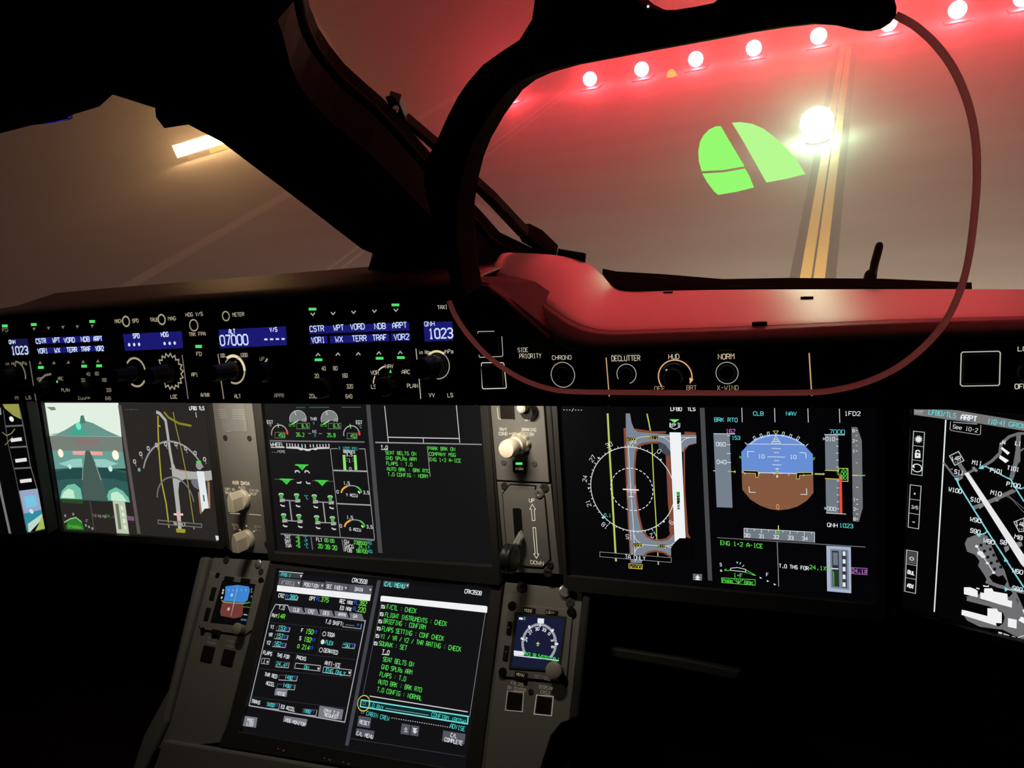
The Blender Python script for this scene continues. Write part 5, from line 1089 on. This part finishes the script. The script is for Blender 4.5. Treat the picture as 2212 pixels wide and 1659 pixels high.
D.poly([(725, 258), (820, 266), (818, 290), (722, 284)], em(140, 140, 142)); D.text('ACTIVE', 732, 284, 22, em(40, 40, 45), w=80, wt=.2)
for x, y in ((852, 276), (1028, 296), (1204, 314), (1388, 328)): D.poly([(x-9, y-9), (x+9, y-7), (x, y+9)], w1)
D.poly([(692, 292), (1392, 362), (1384, 410), (688, 336)], em(238, 238, 240)); D.text('CRK3508', 1250, 268, 30, w1, w=112, wt=.17)
D.build('menu_bar', ld_)
D = Draw(PL).zoom(400, 1180, 3.464)
def field(x0, y0, x1, y1, dy=8): D.line([(x0, y1), (x1, y1+dy), (x1+8, y0+dy)], 5, em(170, 172, 175)); D.line([(x0, y1), (x0+6, y0), (x1+8, y0+dy)], 3, em(90, 92, 95))
D.text('CRZ', 698, 380, 26, w1, w=42, wt=.2); D.text('FL', 752, 388, 26, b1, w=26, wt=.2); D.text('380', 782, 390, 28, c1_, w=54, wt=.2); field(748, 368, 840, 396); D.text('OPT', 930, 402, 26, w1, w=42, wt=.2); D.text('FL', 984, 406, 26, b1, w=26, wt=.2); D.text('375', 1016, 412, 32, g1, w=56, wt=.17)
D.text('REC MAX', 1156, 424, 27, w1, w=98, wt=.2); D.text('FL', 1266, 434, 27, b1, w=28, wt=.2); D.text('392', 1302, 440, 34, g1, w=56, wt=.17); D.text('EO MAX', 1160, 474, 27, w1, w=84, wt=.2); D.text('FL', 1258, 482, 27, b1, w=28, wt=.2); D.text('220', 1290, 488, 34, g1, w=58, wt=.17)
pw = em(165, 165, 172)
D.line([(642, 505), (678, 436), (770, 442), (788, 490), (1350, 558), (1196, 1316), (480, 1192), (642, 505)], 7, pw)
for i, tx in enumerate(('CLB', 'CRZ', 'DES', 'APPR', 'GA')):
    x = 782 + i*112; y = 448 + i*12; D.poly([(x, y), (x+94, y+10), (x+112, y+62), (x+6, y+48)], em(112, 112, 120)); D.text(tx, x+28, y+38, 24, w1, w=14*len(tx), wt=.2)
D.text('T.O', 700, 470, 26, w1, w=44, wt=.18); D.text('RWY', 650, 528, 24, w1, w=40, wt=.2); D.text('14R', 692, 534, 30, g1, w=54, wt=.18); D.text('T.O SHIFT', 1050, 576, 28, w1, w=124, wt=.18); D.line([(1185, 572), (1180, 602), (1316, 618), (1322, 582)], 5, pw); D.line([(1200, 588), (1270, 594)], 4, cDim); D.text('M', 1288, 598, 18, b1, w=16, wt=.3)
sep = em(44, 44, 50)
for a_, b_ in (((636, 570), (1330, 636)), ((590, 775), (1290, 850)), ((560, 915), (1250, 985)), ((506, 1128), (1216, 1215)), ((1020, 614), (990, 812)), ((836, 800), (812, 925))): D.line([a_, b_], 4, sep)
for i, (a_, b_, c_, d_) in enumerate((('V1', '153', 'F', '150'), ('VR', '157', 'S', '192'), ('V2', '162', 'O', '214'))):
    dx, y = -14*i, i*59; D.text(a_, 640 + dx, 614 + y, 26, w1, w=26, wt=.2); D.text(b_, 698 + dx*1.1, 622 + y, 30, c1_, w=50, wt=.18); D.text('KT', 754 + dx, 628 + y, 22, b1, w=24, wt=.2); field(684 + dx, 600 + y, 780 + dx, 632 + y)
    D.text(c_, 870 + dx, 642 + y, 26, w1 if i < 2 else g1, w=16, wt=.2); D.text(d_, 904 + dx, 650 + y, 32, g1, w=54, wt=.18); D.text('KT', 962 + dx, 652 + y, 22, b1, w=26, wt=.2)
for i, (tx, w_) in enumerate((('TOGA', 54), ('FLEX', 56), ('DERATED', 104))): x, y = 1044 - i*12, 656 + i*60; D.arc(x, y, 14, 0, 360, 4, w1, n=16); D.text(tx, x+20, y+16 , 28, c1_ if i == 1 else w1, w=w_, wt=.18)
D.disc(1033, 716, 12, em(205, 230, 225)); D.text('+50', 1184, 748, 28, c1_, w=48, wt=.18); D.text('*C', 1238, 754, 24, b1, w=28, wt=.2); field(1178, 722, 1268, 758)
D.text('FLAPS', 586, 808, 26, w1, w=66, wt=.2); D.text('THS FOR', 690, 826, 26, w1, w=92, wt=.2); D.text('PACKS', 838, 844, 26, w1, w=68, wt=.2); D.text('ANTI-ICE', 1048, 886, 28, w1, w=116, wt=.18)
D.line([(580, 838), (574, 876), (628, 884), (636, 842), (580, 838)], 4, pw); D.text('1', 588, 872, 24, w1, w=16, wt=.2); D.text('v', 614, 870, 18, w1, w=14, wt=.4); D.text('24.4', 684, 890, 28, c1_, w=68, wt=.18); D.text('%', 756, 896, 22, c1_, w=16, wt=.2); field(680, 862, 776, 902)
D.line([(832, 874), (824, 912), (1012, 934), (1018, 894), (832, 874)], 5, pw); D.text('ON', 894, 916, 26, c1_, w=32, wt=.2); D.text('v', 994, 920, 20, w1, w=18, wt=.4); D.line([(1042, 902), (1034, 944), (1240, 970), (1248, 926), (1042, 902)], 5, pw); D.text('ENG ONLY', 1056, 942, 30, c1_, w=146, wt=.18); D.text('v', 1226, 950, 20, w1, w=18, wt=.4)
D.text('THR RED', 598, 970, 26, w1, w=94, wt=.2); D.text('ACCEL', 610, 1036, 26, w1, w=64, wt=.2); D.text('1490', 750, 988, 26, c1_, w=56, wt=.2); D.text('FT', 808, 994, 20, b1, w=24, wt=.2); field(704, 964, 838, 1000); D.text('1490', 736, 1050, 26, c1_, w=56, wt=.2); D.text('FT', 796, 1056, 20, b1, w=24, wt=.2); field(690, 1030, 822, 1066)
D.poly([(680, 1066), (772, 1076), (764, 1126), (672, 1114)], v1); D.text('NOISE', 690, 1108, 24, w1, w=64, wt=.2); D.text('TRANS', 500, 1170, 26, w1, w=64, wt=.2); D.text('5000', 620, 1192, 24, c1_, w=52, wt=.2); D.text('FT', 676, 1200, 20, b1, w=22, wt=.2); field(612, 1168, 706, 1212); D.text('EO ACCEL', 722, 1212, 26, w1, w=106, wt=.2); D.text('1990', 890, 1240, 24, c1_, w=52, wt=.2); D.text('FT', 946, 1246, 20, b1, w=24, wt=.2); field(882, 1216, 984, 1260)
D.poly([(1012, 1192), (1190, 1222), (1178, 1298), (1000, 1276)], v1); D.text('CPNY T.O', 1044, 1240, 24, w1, w=110, wt=.2); D.text('REQUEST', 1048, 1272, 24, w1, w=100, wt=.2)
D.poly([(450, 1268), (548, 1282), (536, 1358), (438, 1344)], v1); D.text('MSG', 470, 1308, 22, w1, w=46, wt=.25); D.text('LIST', 466, 1338, 22, w1, w=50, wt=.25); D.poly([(748, 1268), (922, 1294), (912, 1340), (738, 1312)], v1); D.text('POS MONITOR', 756, 1312, 24, w1, w=150, wt=.2)
D.build('takeoff_page', ld_)
D = Draw(PL).zoom(740, 1230, 3.867)
D.poly([(292, 90), (322, 92), (52, 1474), (22, 1468)], em(66, 66, 74)); D.build('divider_bar', ld_)
D = Draw(PL).zoom(740, 1230, 3.867)
D.poly([(344, 96), (560, 112), (554, 160), (338, 142)], em(72, 74, 78)); D.poly([(350, 98), (524, 112), (520, 150), (346, 138)], em(38, 98, 94)); D.text('C/L MENU', 352, 138, 34, em(130, 235, 225), w=166, wt=.16, rot=0); D.poly([(534, 126), (556, 128), (544, 146)], w1)
D.text('CRK3508', 1020, 198, 32, w1, w=140, wt=.2); D.poly([(330, 220), (1200, 306), (1212, 314), (1208, 362), (1196, 362), (318, 266), (320, 228)], em(242, 242, 244)); D.line([(1195, 362), (1062, 1235)], 5, em(130, 130, 135)); D.line([(328, 268), (172, 1045)], 5, em(85, 85, 88))
for tx, x, y, w_ in (('F/CTL : CHECK', 370, 330, 244), ('FLIGHT INSTRUMENTS : CHECK', 356, 395, 502), ('BRIEFING : CONFIRM', 344, 448, 346), ('FLAPS SETTING : CONF CHECK', 330, 512, 504), ('V1 / VR / V2 / THR RATING : CHECK', 320, 574, 648), ('SQUAWK : SET', 306, 634, 232), ('SEAT BELTS ON', 340, 766, 254), ('GND SPLRs ARM', 328, 830, 254), ('FLAPS : T.O', 314, 892, 216), ('AUTO BRK : BRK RTO', 302, 954, 358), ('T.O CONFIG : NORMAL', 292, 1018, 370)): D.text(tx, x, y, 36, em(85, 215, 85), w=w_, wt=.15)
for i, (x, y) in enumerate(((346, 312), (334, 374), (322, 434), (310, 494), (298, 556), (284, 618))): D.poly([(x-16, y-16), (x+14, y-14), (x+12, y+18), (x-18, y+15)], em(205, 212, 205)); D.line([(x-10, y), (x-2, y+8), (x+14, y-20)], 6, em(40, 60, 40))
D.text('T.O', 334, 704, 34, w1, w=58, wt=.2); D.line([(332, 710), (392, 716)], 5, w1); D.line([(232, 1058), (1050, 1190)], 7, em(205, 205, 208))
D.poly([(162, 1090), (1052, 1226), (1048, 1288), (154, 1144)], em(8, 44, 46)); D.line([(162, 1090), (1054, 1228), (1048, 1290), (154, 1146)], 9, em(120, 225, 220), True)
D.text('T.O RWY', 214, 1144, 34, c1_, w=130, wt=.14, rot=-1.5); D.text('CONFIRM (BOTH)', 746, 1228, 36, c1_, w=290, wt=.14, rot=-1); D.text('CABIN CREW', 204, 1216, 34, c1_, w=190, wt=.14, rot=-1.5); D.text('ADVISE', 902, 1322, 36, c1_, w=124, wt=.14, rot=-1); D.frame(176, 1106, 198, 1130, 4, em(150, 130, 90)); D.frame(162, 1176, 184, 1200, 4, em(140, 120, 80))
for k in range(26): f = k/25; D.box(368 + 346*f, 1158 + 56*f, 376 + 346*f, 1163 + 56*f, w1); D.box(416 + 482*f, 1238 + 78*f, 424 + 482*f, 1244 + 78*f, w1)
D.poly([(142, 1222), (248, 1238), (234, 1326), (128, 1308)], em(84, 84, 94)); D.text('RESET', 148, 1286, 30, w1, w=82, wt=.2); D.poly([(124, 1326), (274, 1350), (262, 1408), (112, 1384)], em(84, 84, 94)); D.text('C/L MENU', 124, 1382, 30, w1, w=136, wt=.2)
D.poly([(502, 1286), (574, 1298), (562, 1384), (490, 1372)], em(84, 84, 94)); D.poly([(580, 1300), (648, 1310), (638, 1394), (570, 1384)], em(84, 84, 94))
for k in (0, 22): D.poly([(516, 1336 + k), (552, 1340 + k), (537, 1314 + k)], em(165, 165, 170)); D.poly([(590, 1322 + k), (634, 1328 + k), (608, 1352 + k)], w1)
D.poly([(848, 1344), (1034, 1374), (1022, 1462), (836, 1434)], em(84, 84, 94)); D.text('C/L', 908, 1398, 32, w1, w=50, wt=.2); D.text('COMPLETE', 858, 1434, 32, w1, w=148, wt=.2)
D.line([(60, 1410), (1025, 1562)], 5, em(52, 52, 58))
D.arc(184, 1118, 57, 0, 360, 6, em(225, 215, 90), n=40)
D.build('checklist_page', ld_)

# side panels with the small standby displays
def lower_panel(name, label, quad, bevel=.001):
    t = empty(name, PL.at(sum(p[0] for p in quad)/len(quad), sum(p[1] for p in quad)/len(quad)), label, 'control panel')
    prism('faceplate', PL, quad, -.008, .003, MAT['grey'], t, bevel=bevel); return t
PLf = PL.off(.003); PL2 = PL.off(.0055)
t = lower_panel('standby_attitude_panel', 'grey panel left of the lower display with small blue and brown attitude screen', [(464, 1205), (588, 1212), (496, 1562), (480, 1604), (345, 1618), (372, 1560)])
prism('instrument_body', PLf, [(457, 1236), (468, 1242), (556, 1250), (572, 1262), (548, 1360), (530, 1372), (437, 1360), (432, 1350)], 0, .0025, MAT['grey'], t, bevel=.0008)
prism('standby_screen', PL2, [(481, 1254), (552, 1262), (531, 1352), (455, 1344)], -.001, .0006, screenmat('standby_screen_left', 6, 6, 7), t)
D = Draw(PL2, h=.0008).zoom(400, 1180, 3.464)
D.poly([(305, 300), (395, 290), (480, 302), (488, 330), (470, 405), (440, 424), (290, 410), (302, 360)], em(62, 130, 205)); D.poly([(282, 412), (440, 428), (432, 515), (420, 530), (370, 540), (270, 520), (265, 490)], em(112, 56, 50)); D.line([(395, 300), (345, 525)], 5, em(120, 165, 215)); D.line([(370, 428), (345, 525)], 5, em(165, 125, 120))
for k in range(5): D.line([(325 + k*32, 325 - abs(k-2)*2), (332 + k*32, 336)], 4, em(160, 190, 220))
D.disc(352, 366, 10, em(170, 200, 225)); D.disc(328, 470, 11, em(200, 170, 165)); D.line([(275, 405), (300, 420), (440, 430)], 5, em(150, 170, 80)); D.line([(430, 430), (490, 420)], 8, em(90, 150, 50)); D.line([(432, 452), (490, 458)], 8, em(60, 95, 40)); D.line([(420, 548), (462, 553)], 12, em(50, 110, 135)); D.line([(440, 510), (468, 515)], 8, em(150, 155, 160))
for y in (330, 350, 385): D.disc(288 - (y-330)*.2, y, 8, em(180, 185, 190)); D.disc(500, y-8, 7, em(100, 105, 110))
D.build('attitude_picture', t)
for x, y, w_, h_ in ((496, 1250, 20, 9), (531, 1254, 20, 9), (461, 1282, 9, 26), (449, 1326, 9, 26), (467, 1366, 18, 12)): button(PL2, x, y, w_, h_, t, h=.002)
for x, y in ((470, 1243), (563, 1253), (438, 1361)): scr(PL2, x, y, .0034, t, MAT['rubber'], name='fastener')
for x, y in ((489, 1210), (564, 1235)): scr(PLf, x, y, .0050 if x < 500 else .004, t)
u, v = PLf.uv(559, 1218); lathe('bright_fastener', PLf, u, v, [(0, .006), (.002, .0055), (.003, .004)], MAT['steel'], t, seg=18)
D = Draw(PLf, h=.0004).zoom(400, 1180, 3.464)
le2 = pbr('panel_print', (.50, .48, .42), .6)
for tx, x, y, w_ in (('CAPT DIS', 168, 695, 72), ('ON CENTER', 166, 728, 64), ('DISPLAY', 314, 718, 80), ('CYCLE', 306, 750, 66), ('SET/SEL', 322, 655, 70)): D.text(tx, x, y, 18, le2, w=w_, wt=.25)
D.build('print', t)
for x, y in ((450, 1412), (494, 1420)): button(PLf, x, y, 25, 32, t, h=.002); 
PK = PLf.off(.013); u, v = PK.uv(512, 1358); lathe('set_knob', PK, u, v, [(-.013, .005), (-.004, .0065), (.001, .0075), (.002, .006)], pbr('grey_knob_plastic', (.34, .31, .25), .45, noise=.05), t, seg=24)

t = lower_panel('standby_compass_panel', 'grey panel right of the lower display with small dark blue compass screen', [(1093, 1258), (1262, 1275), (1232, 1556), (1214, 1562), (1192, 1590), (1160, 1690), (1036, 1690), (1044, 1640)])
prism('cheek_strip', PL, [(1266, 1266), (1284, 1268), (1256, 1552), (1236, 1556)], -.02, .010, MAT['dark'], t, bevel=.003)
prism('instrument_body', PLf, [(1104, 1306), (1222, 1315), (1238, 1330), (1226, 1462), (1214, 1472), (1094, 1462), (1084, 1446), (1098, 1318)], 0, .0025, MAT['grey'], t, bevel=.0008)
ring('screen_bezel', PL2, [(1113, 1322), (1224, 1332), (1210, 1452), (1100, 1444)], [(1119, 1329), (1220, 1337), (1205, 1448), (1106, 1440)], 0, .0012, MAT['bezel'], t)
prism('standby_screen', PL2, [(1119, 1329), (1220, 1337), (1205, 1448), (1106, 1440)], -.001, .0006, screenmat('standby_screen_right', 22, 26, 52), t)
D = Draw(PL2, h=.0008).zoom(1040, 1200, 3.615)
cx, cy = 452, 686; e1 = em(225, 230, 235)
for k in range(-28, 29): D.tick(cx, cy, 128, 148, k*4.6 , 5.5, e1)
for a_ in (-84, -42, 42, 84): D.tick(cx, cy, 132, 158, a_, 15, e1)
for a_, tx in ((-110, '21'), (-79, '24'), (-47, '27'), (-16, '30'), (14, '33'), (40, '0'), (67, '3'), (92, '6'), (120, '9')):
    q = math.radians(a_); u, v = D.uv(cx, cy+8); a, b = D.sc(cx, cy); k = (a+b)/2; R_ = 104*k
    if abs(a_) < 105: D.text(tx, cx, cy, 22, e1, al='c', wt=.24, rot=-a_, uvpos=(u + R_*math.sin(q), v + R_*math.cos(q)))
D.poly([(442, 490), (492, 494), (490, 532), (466, 530), (464, 560), (456, 560), (456, 530), (440, 526)], e1); D.disc(304, 492, 9, e1); D.disc(318, 494, 9, e1); D.text('0', 332, 502, 20, em(70, 200, 90), w=14, wt=.2)
D.line([(430, 686), (458, 690)], 7, cY); D.line([(446, 674), (442, 708)], 6, cY); D.line([(434, 702), (450, 704)], 4, cY)
D.poly([(262, 742), (334, 750), (334, 782), (256, 776)], e1); D.line([(258, 780), (610, 820)], 7, e1); D.text('N43 38.5/E001 20.7', 340, 778, 26, em(60, 215, 80), w=268, wt=.2, rot=-1.5); D.poly([(256, 742), (262, 742), (256, 780)], e1)
D.build('compass_picture', t)
for x, y, w_, h_ in ((1144, 1318, 26, 11), (1192, 1323, 27, 11), (1101, 1356, 10, 28), (1094, 1410, 11, 32), (1126, 1460, 27, 17)): button(PL2, x, y, w_, h_, t, h=.002)
D = Draw(PL2, h=.0024).zoom(1040, 1200, 3.615)
lp = em(135, 125, 95)
D.text('MODE', 342, 438, 20, lp, w=60, wt=.2); D.text('LS/>', 514, 452, 20, lp, w=58, wt=.2); D.text('+', 212, 570, 16, lp, w=14); D.text('-', 192, 758, 16, lp, w=14); D.text('MENU', 280, 936, 20, lp, w=58, wt=.2); D.build('button_legends', t)
D = Draw(PLf, h=.003).zoom(1040, 1200, 3.615)
lq = em(110, 104, 88)
D.text('SET/SEL', 424, 956, 24, em(88, 84, 74), w=120, wt=.15)
D.build('body_legend', t)
D = Draw(PLf, h=.0004).zoom(1040, 1200, 3.615)
D.text('F/O DIS', 234, 1006, 24, lq, w=92, wt=.16); D.text('ON CENTER', 204, 1042, 26, lq, w=140, wt=.16); D.text('DISPLAY', 452, 1036, 26, lq, w=104, wt=.16); D.text('CYCLE', 462, 1078, 26, lq, w=76, wt=.16)
D.line([(205, 1060), (330, 1068), (322, 1220), (188, 1208)], 7, em(118, 114, 100), True); D.line([(432, 1090), (562, 1102), (548, 1252), (412, 1238)], 7, em(140, 136, 122), True)
D.build('legends', t)
for x, y in ((1112, 1514), (1175, 1523)): button(PLf, x, y, 31, 37, t, h=.002)
for x, y in ((1106, 1309), (1234, 1322), (1086, 1452), (1216, 1468)): scr(PL2, x, y, .0046, t, MAT['rubber'], name='fastener')
for x, y, r in ((1128, 1268, .006), (1232, 1302, .005), (1147, 1494, .003)): scr(PLf, x, y, r, t)
u, v = PLf.uv(1223, 1279); lathe('bright_fastener', PLf, u, v, [(0, .0085), (.001, .0085), (.002, .006), (.004, .0055)], MAT['steel'], t, seg=20)
PK = PLf.off(.015); u, v = PK.uv(1196, 1448); lathe('set_knob', PK, u, v, [(-.015, .006), (-.006, .0078), (.001, .0088), (.0022, .007)], pbr('grey_knob_plastic', (.42, .38, .30), .45, noise=.05), t, seg=28)

# ------------------------------------------------------------------ pedestal body, shelf and the dark area around
MAT['shelf'] = pbr('shelf_grey_paint', (.20, .195, .18), .5, noise=.08, scale=300)
t = empty('centre_pedestal', PL.at(780, 1650), 'dark pedestal below the lower display with a narrow grey shelf', 'pedestal')
prism('body', PL, [(452, 1202), (600, 1212), (1288, 1278), (1262, 1560), (1180, 1720), (300, 1720), (356, 1600)], -.12, -.022, MAT['black'], t)
prism('left_cheek', PL, [(440, 1204), (458, 1204), (366, 1560), (338, 1622), (300, 1700), (285, 1690), (318, 1590), (372, 1490)], -.03, .008, MAT['shelf'], t, bevel=.004)
PS = Plane(PL.off(.012).d, PL.tilt)
prism('shelf', PS, [(352, 1598), (560, 1632), (900, 1690), (900, 1780), (300, 1780), (330, 1660)], -.02, 0, MAT['shelf'], t, bevel=.003)
D = Draw(PL, h=.0075).zoom(400, 1180, 3.464)
for x, y in ((740, 1510), (1085, 1580), (1225, 1608)): D.text('- v', x - 22, y + 8, 16, em(92, 70, 56), w=56, wt=.25)
D.build('faint_legends', t)
# drawn-out table edge and footwell on the first officer's side
t = empty('table_edge', R3(-.2, .50, -.75), 'faint grey bar of a stowed table in the dark right footwell', 'table')
PT = Plane(.83, 40)
prism('table_top', PT, [(1290, 1394), (1480, 1424), (1600, 1450), (1590, 1470), (1440, 1440), (1283, 1414)], -.02, 0, MAT['dark'], t, bevel=.002)
prism('end_cap', PT, [(1290, 1393), (1300, 1395), (1293, 1417), (1282, 1414)], -.02, .002, MAT['bezel'], t, bevel=.002)
t = empty('footwell_panel', PM.at(1500, 1400), 'black lower panel in the dark footwell under the right displays', 'panel')
prism('lower_panel', Plane(.80, 24.5), [(1290, 1266), (2010, 1340), (2010, 1800), (1270, 1800)], -.02, 0, MAT['black'], t)
prism('highlight_strip', Plane(.799, 24.5), [(1318, 1280), (1352, 1285), (1351, 1291), (1317, 1287)], 0, .004, MAT['dark'], t)  # raised grey strip stands in for a faint highlight

# ------------------------------------------------------------------ flood lamps hidden under the glareshield
def flood(x, L_, e, label):
    c = R3(x, 0, 0); 
    p = PM.pt(x, BOTV - .010, .105)
    t = empty('flood_lamp', p, label, 'lamp')
    q = bpy.data.lights.new('lamp', 'AREA'); q.shape = 'RECTANGLE'; q.size = L_; q.size_y = .012; q.energy = e; q.color = (1, .89, .73)
    o = bpy.data.objects.new('lamp', q); COL.objects.link(o); o.location = p
    tgt = PM.pt(x, PM.uv(1106, 1150)[1], 0.0) - p; o.rotation_euler = tgt.to_track_quat('-Z', 'Y').to_euler(); par(o, t)
    tube('lamp_housing', [p + Vector((-L_/2, .006, .010)), p + Vector((L_/2, .006, .010))], .007, MAT['black'], t)
flood(-.715, .06, FLOOD, 'warm flood lamp under the glareshield above the AIR DATA panel')
flood(-.345, .035, FLOOD * .8, 'warm flood lamp under the glareshield above the braking panel')

# ------------------------------------------------------------------ head-up display
hud = empty('head_up_display', PH.at(1500, 60), 'curved clear glass in a black arm showing a split green patch', 'head-up display')
PHf = PH.off(.006)
arm = [(1152, -70), (1152, 0), (1146, 42), (1119, 86), (1078, 113), (1040, 140), (1007, 178), (985, 210), (962, 255), (936, 314), (915, 350), (912, 400), (930, 470), (950, 530), (966, 590), (975, 630), (985, 652), (1003, 640), (992, 580), (984, 520), (985, 450), (992, 400), (1004, 350), (1020, 308), (1048, 258), (1090, 199), (1120, 176), (1155, 160), (1220, 142), (1400, 108), (1618, 68), (1690, 57), (1754, 50), (1802, 53), (1855, 65), (1880, 66), (1906, 60), (1925, 48), (1936, 33), (1937, 15), (1930, -10), (1900, -30), (1600, -20), (1552, -3), (1540, 6), (1500, 14), (1457, 21), (1425, 21), (1405, 15), (1385, 5), (1365, -12), (1350, -70)]
prism('arm', PHf, arm, -.020, 0, MAT['trim'], hud, bevel=.0015)
rimpx = smoothcurve([(1935, 33), (1975, 55), (2020, 95), (2060, 150), (2090, 220), (2107, 300), (2110, 390), (2103, 480), (2092, 560), (2075, 625), (2045, 690), (2000, 745), (1940, 793), (1870, 826), (1800, 843), (1740, 848), (1600, 849), (1400, 848), (1240, 846), (1180, 838), (1120, 815), (1060, 775), (1015, 728), (985, 685), (970, 650)], 4)
rim = pbr('clear_rim', (.92, .88, .86), .5, spec=.5)
n = rim.node_tree; b = n.nodes['Principled BSDF']; tr = n.nodes.new('ShaderNodeBsdfTranslucent'); tr.inputs[0].default_value = (.95, .9, .9, 1); mx = n.nodes.new('ShaderNodeMixShader'); mx.inputs[0].default_value = .85
n.links.new(b.outputs[0], mx.inputs[1]); n.links.new(tr.outputs[0], mx.inputs[2]); n.links.new(mx.outputs[0], n.nodes['Material Output'].inputs['Surface'])
tube('glass_rim', [PH.at(*p) for p in rimpx], .00125, rim, hud)['label'] = 'thin rounded rim catching red light'
inner = rimpx + [(985, 560), (985, 450), (1004, 350), (1048, 258), (1090, 199), (1155, 160), (1400, 108), (1754, 50), (1855, 65), (1906, 60)]
prism('combiner_glass', PH, [p for i, p in enumerate(inner) if i % 2 == 0 or i > len(rimpx)], -.0008, .0008, glass('combiner_glass', (.97, .97, .97), .015), hud)
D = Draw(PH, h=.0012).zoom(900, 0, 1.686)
g_l, g_r = em(150, 250, 112), em(182, 250, 145)  # reflection of the projector, drawn as glowing green shapes on the glass
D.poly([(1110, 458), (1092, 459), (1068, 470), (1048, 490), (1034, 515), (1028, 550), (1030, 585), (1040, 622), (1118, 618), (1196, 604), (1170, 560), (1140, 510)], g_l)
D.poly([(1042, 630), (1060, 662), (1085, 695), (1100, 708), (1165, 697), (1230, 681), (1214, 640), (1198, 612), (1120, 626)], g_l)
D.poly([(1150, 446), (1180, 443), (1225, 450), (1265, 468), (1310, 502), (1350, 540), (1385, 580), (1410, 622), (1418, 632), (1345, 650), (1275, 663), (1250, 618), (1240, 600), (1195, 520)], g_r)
o = D.build('green_reflection', hud); o['label'] = 'bright green half round projector reflection, drawn glowing, split by a dark band'
u, v = PHf.uv(1400, 12); lathe('white_led', PHf, *PHf.uv(1400, 14), [(0, .0005), (.0006, .0003)], em(220, 225, 255), hud, seg=8)
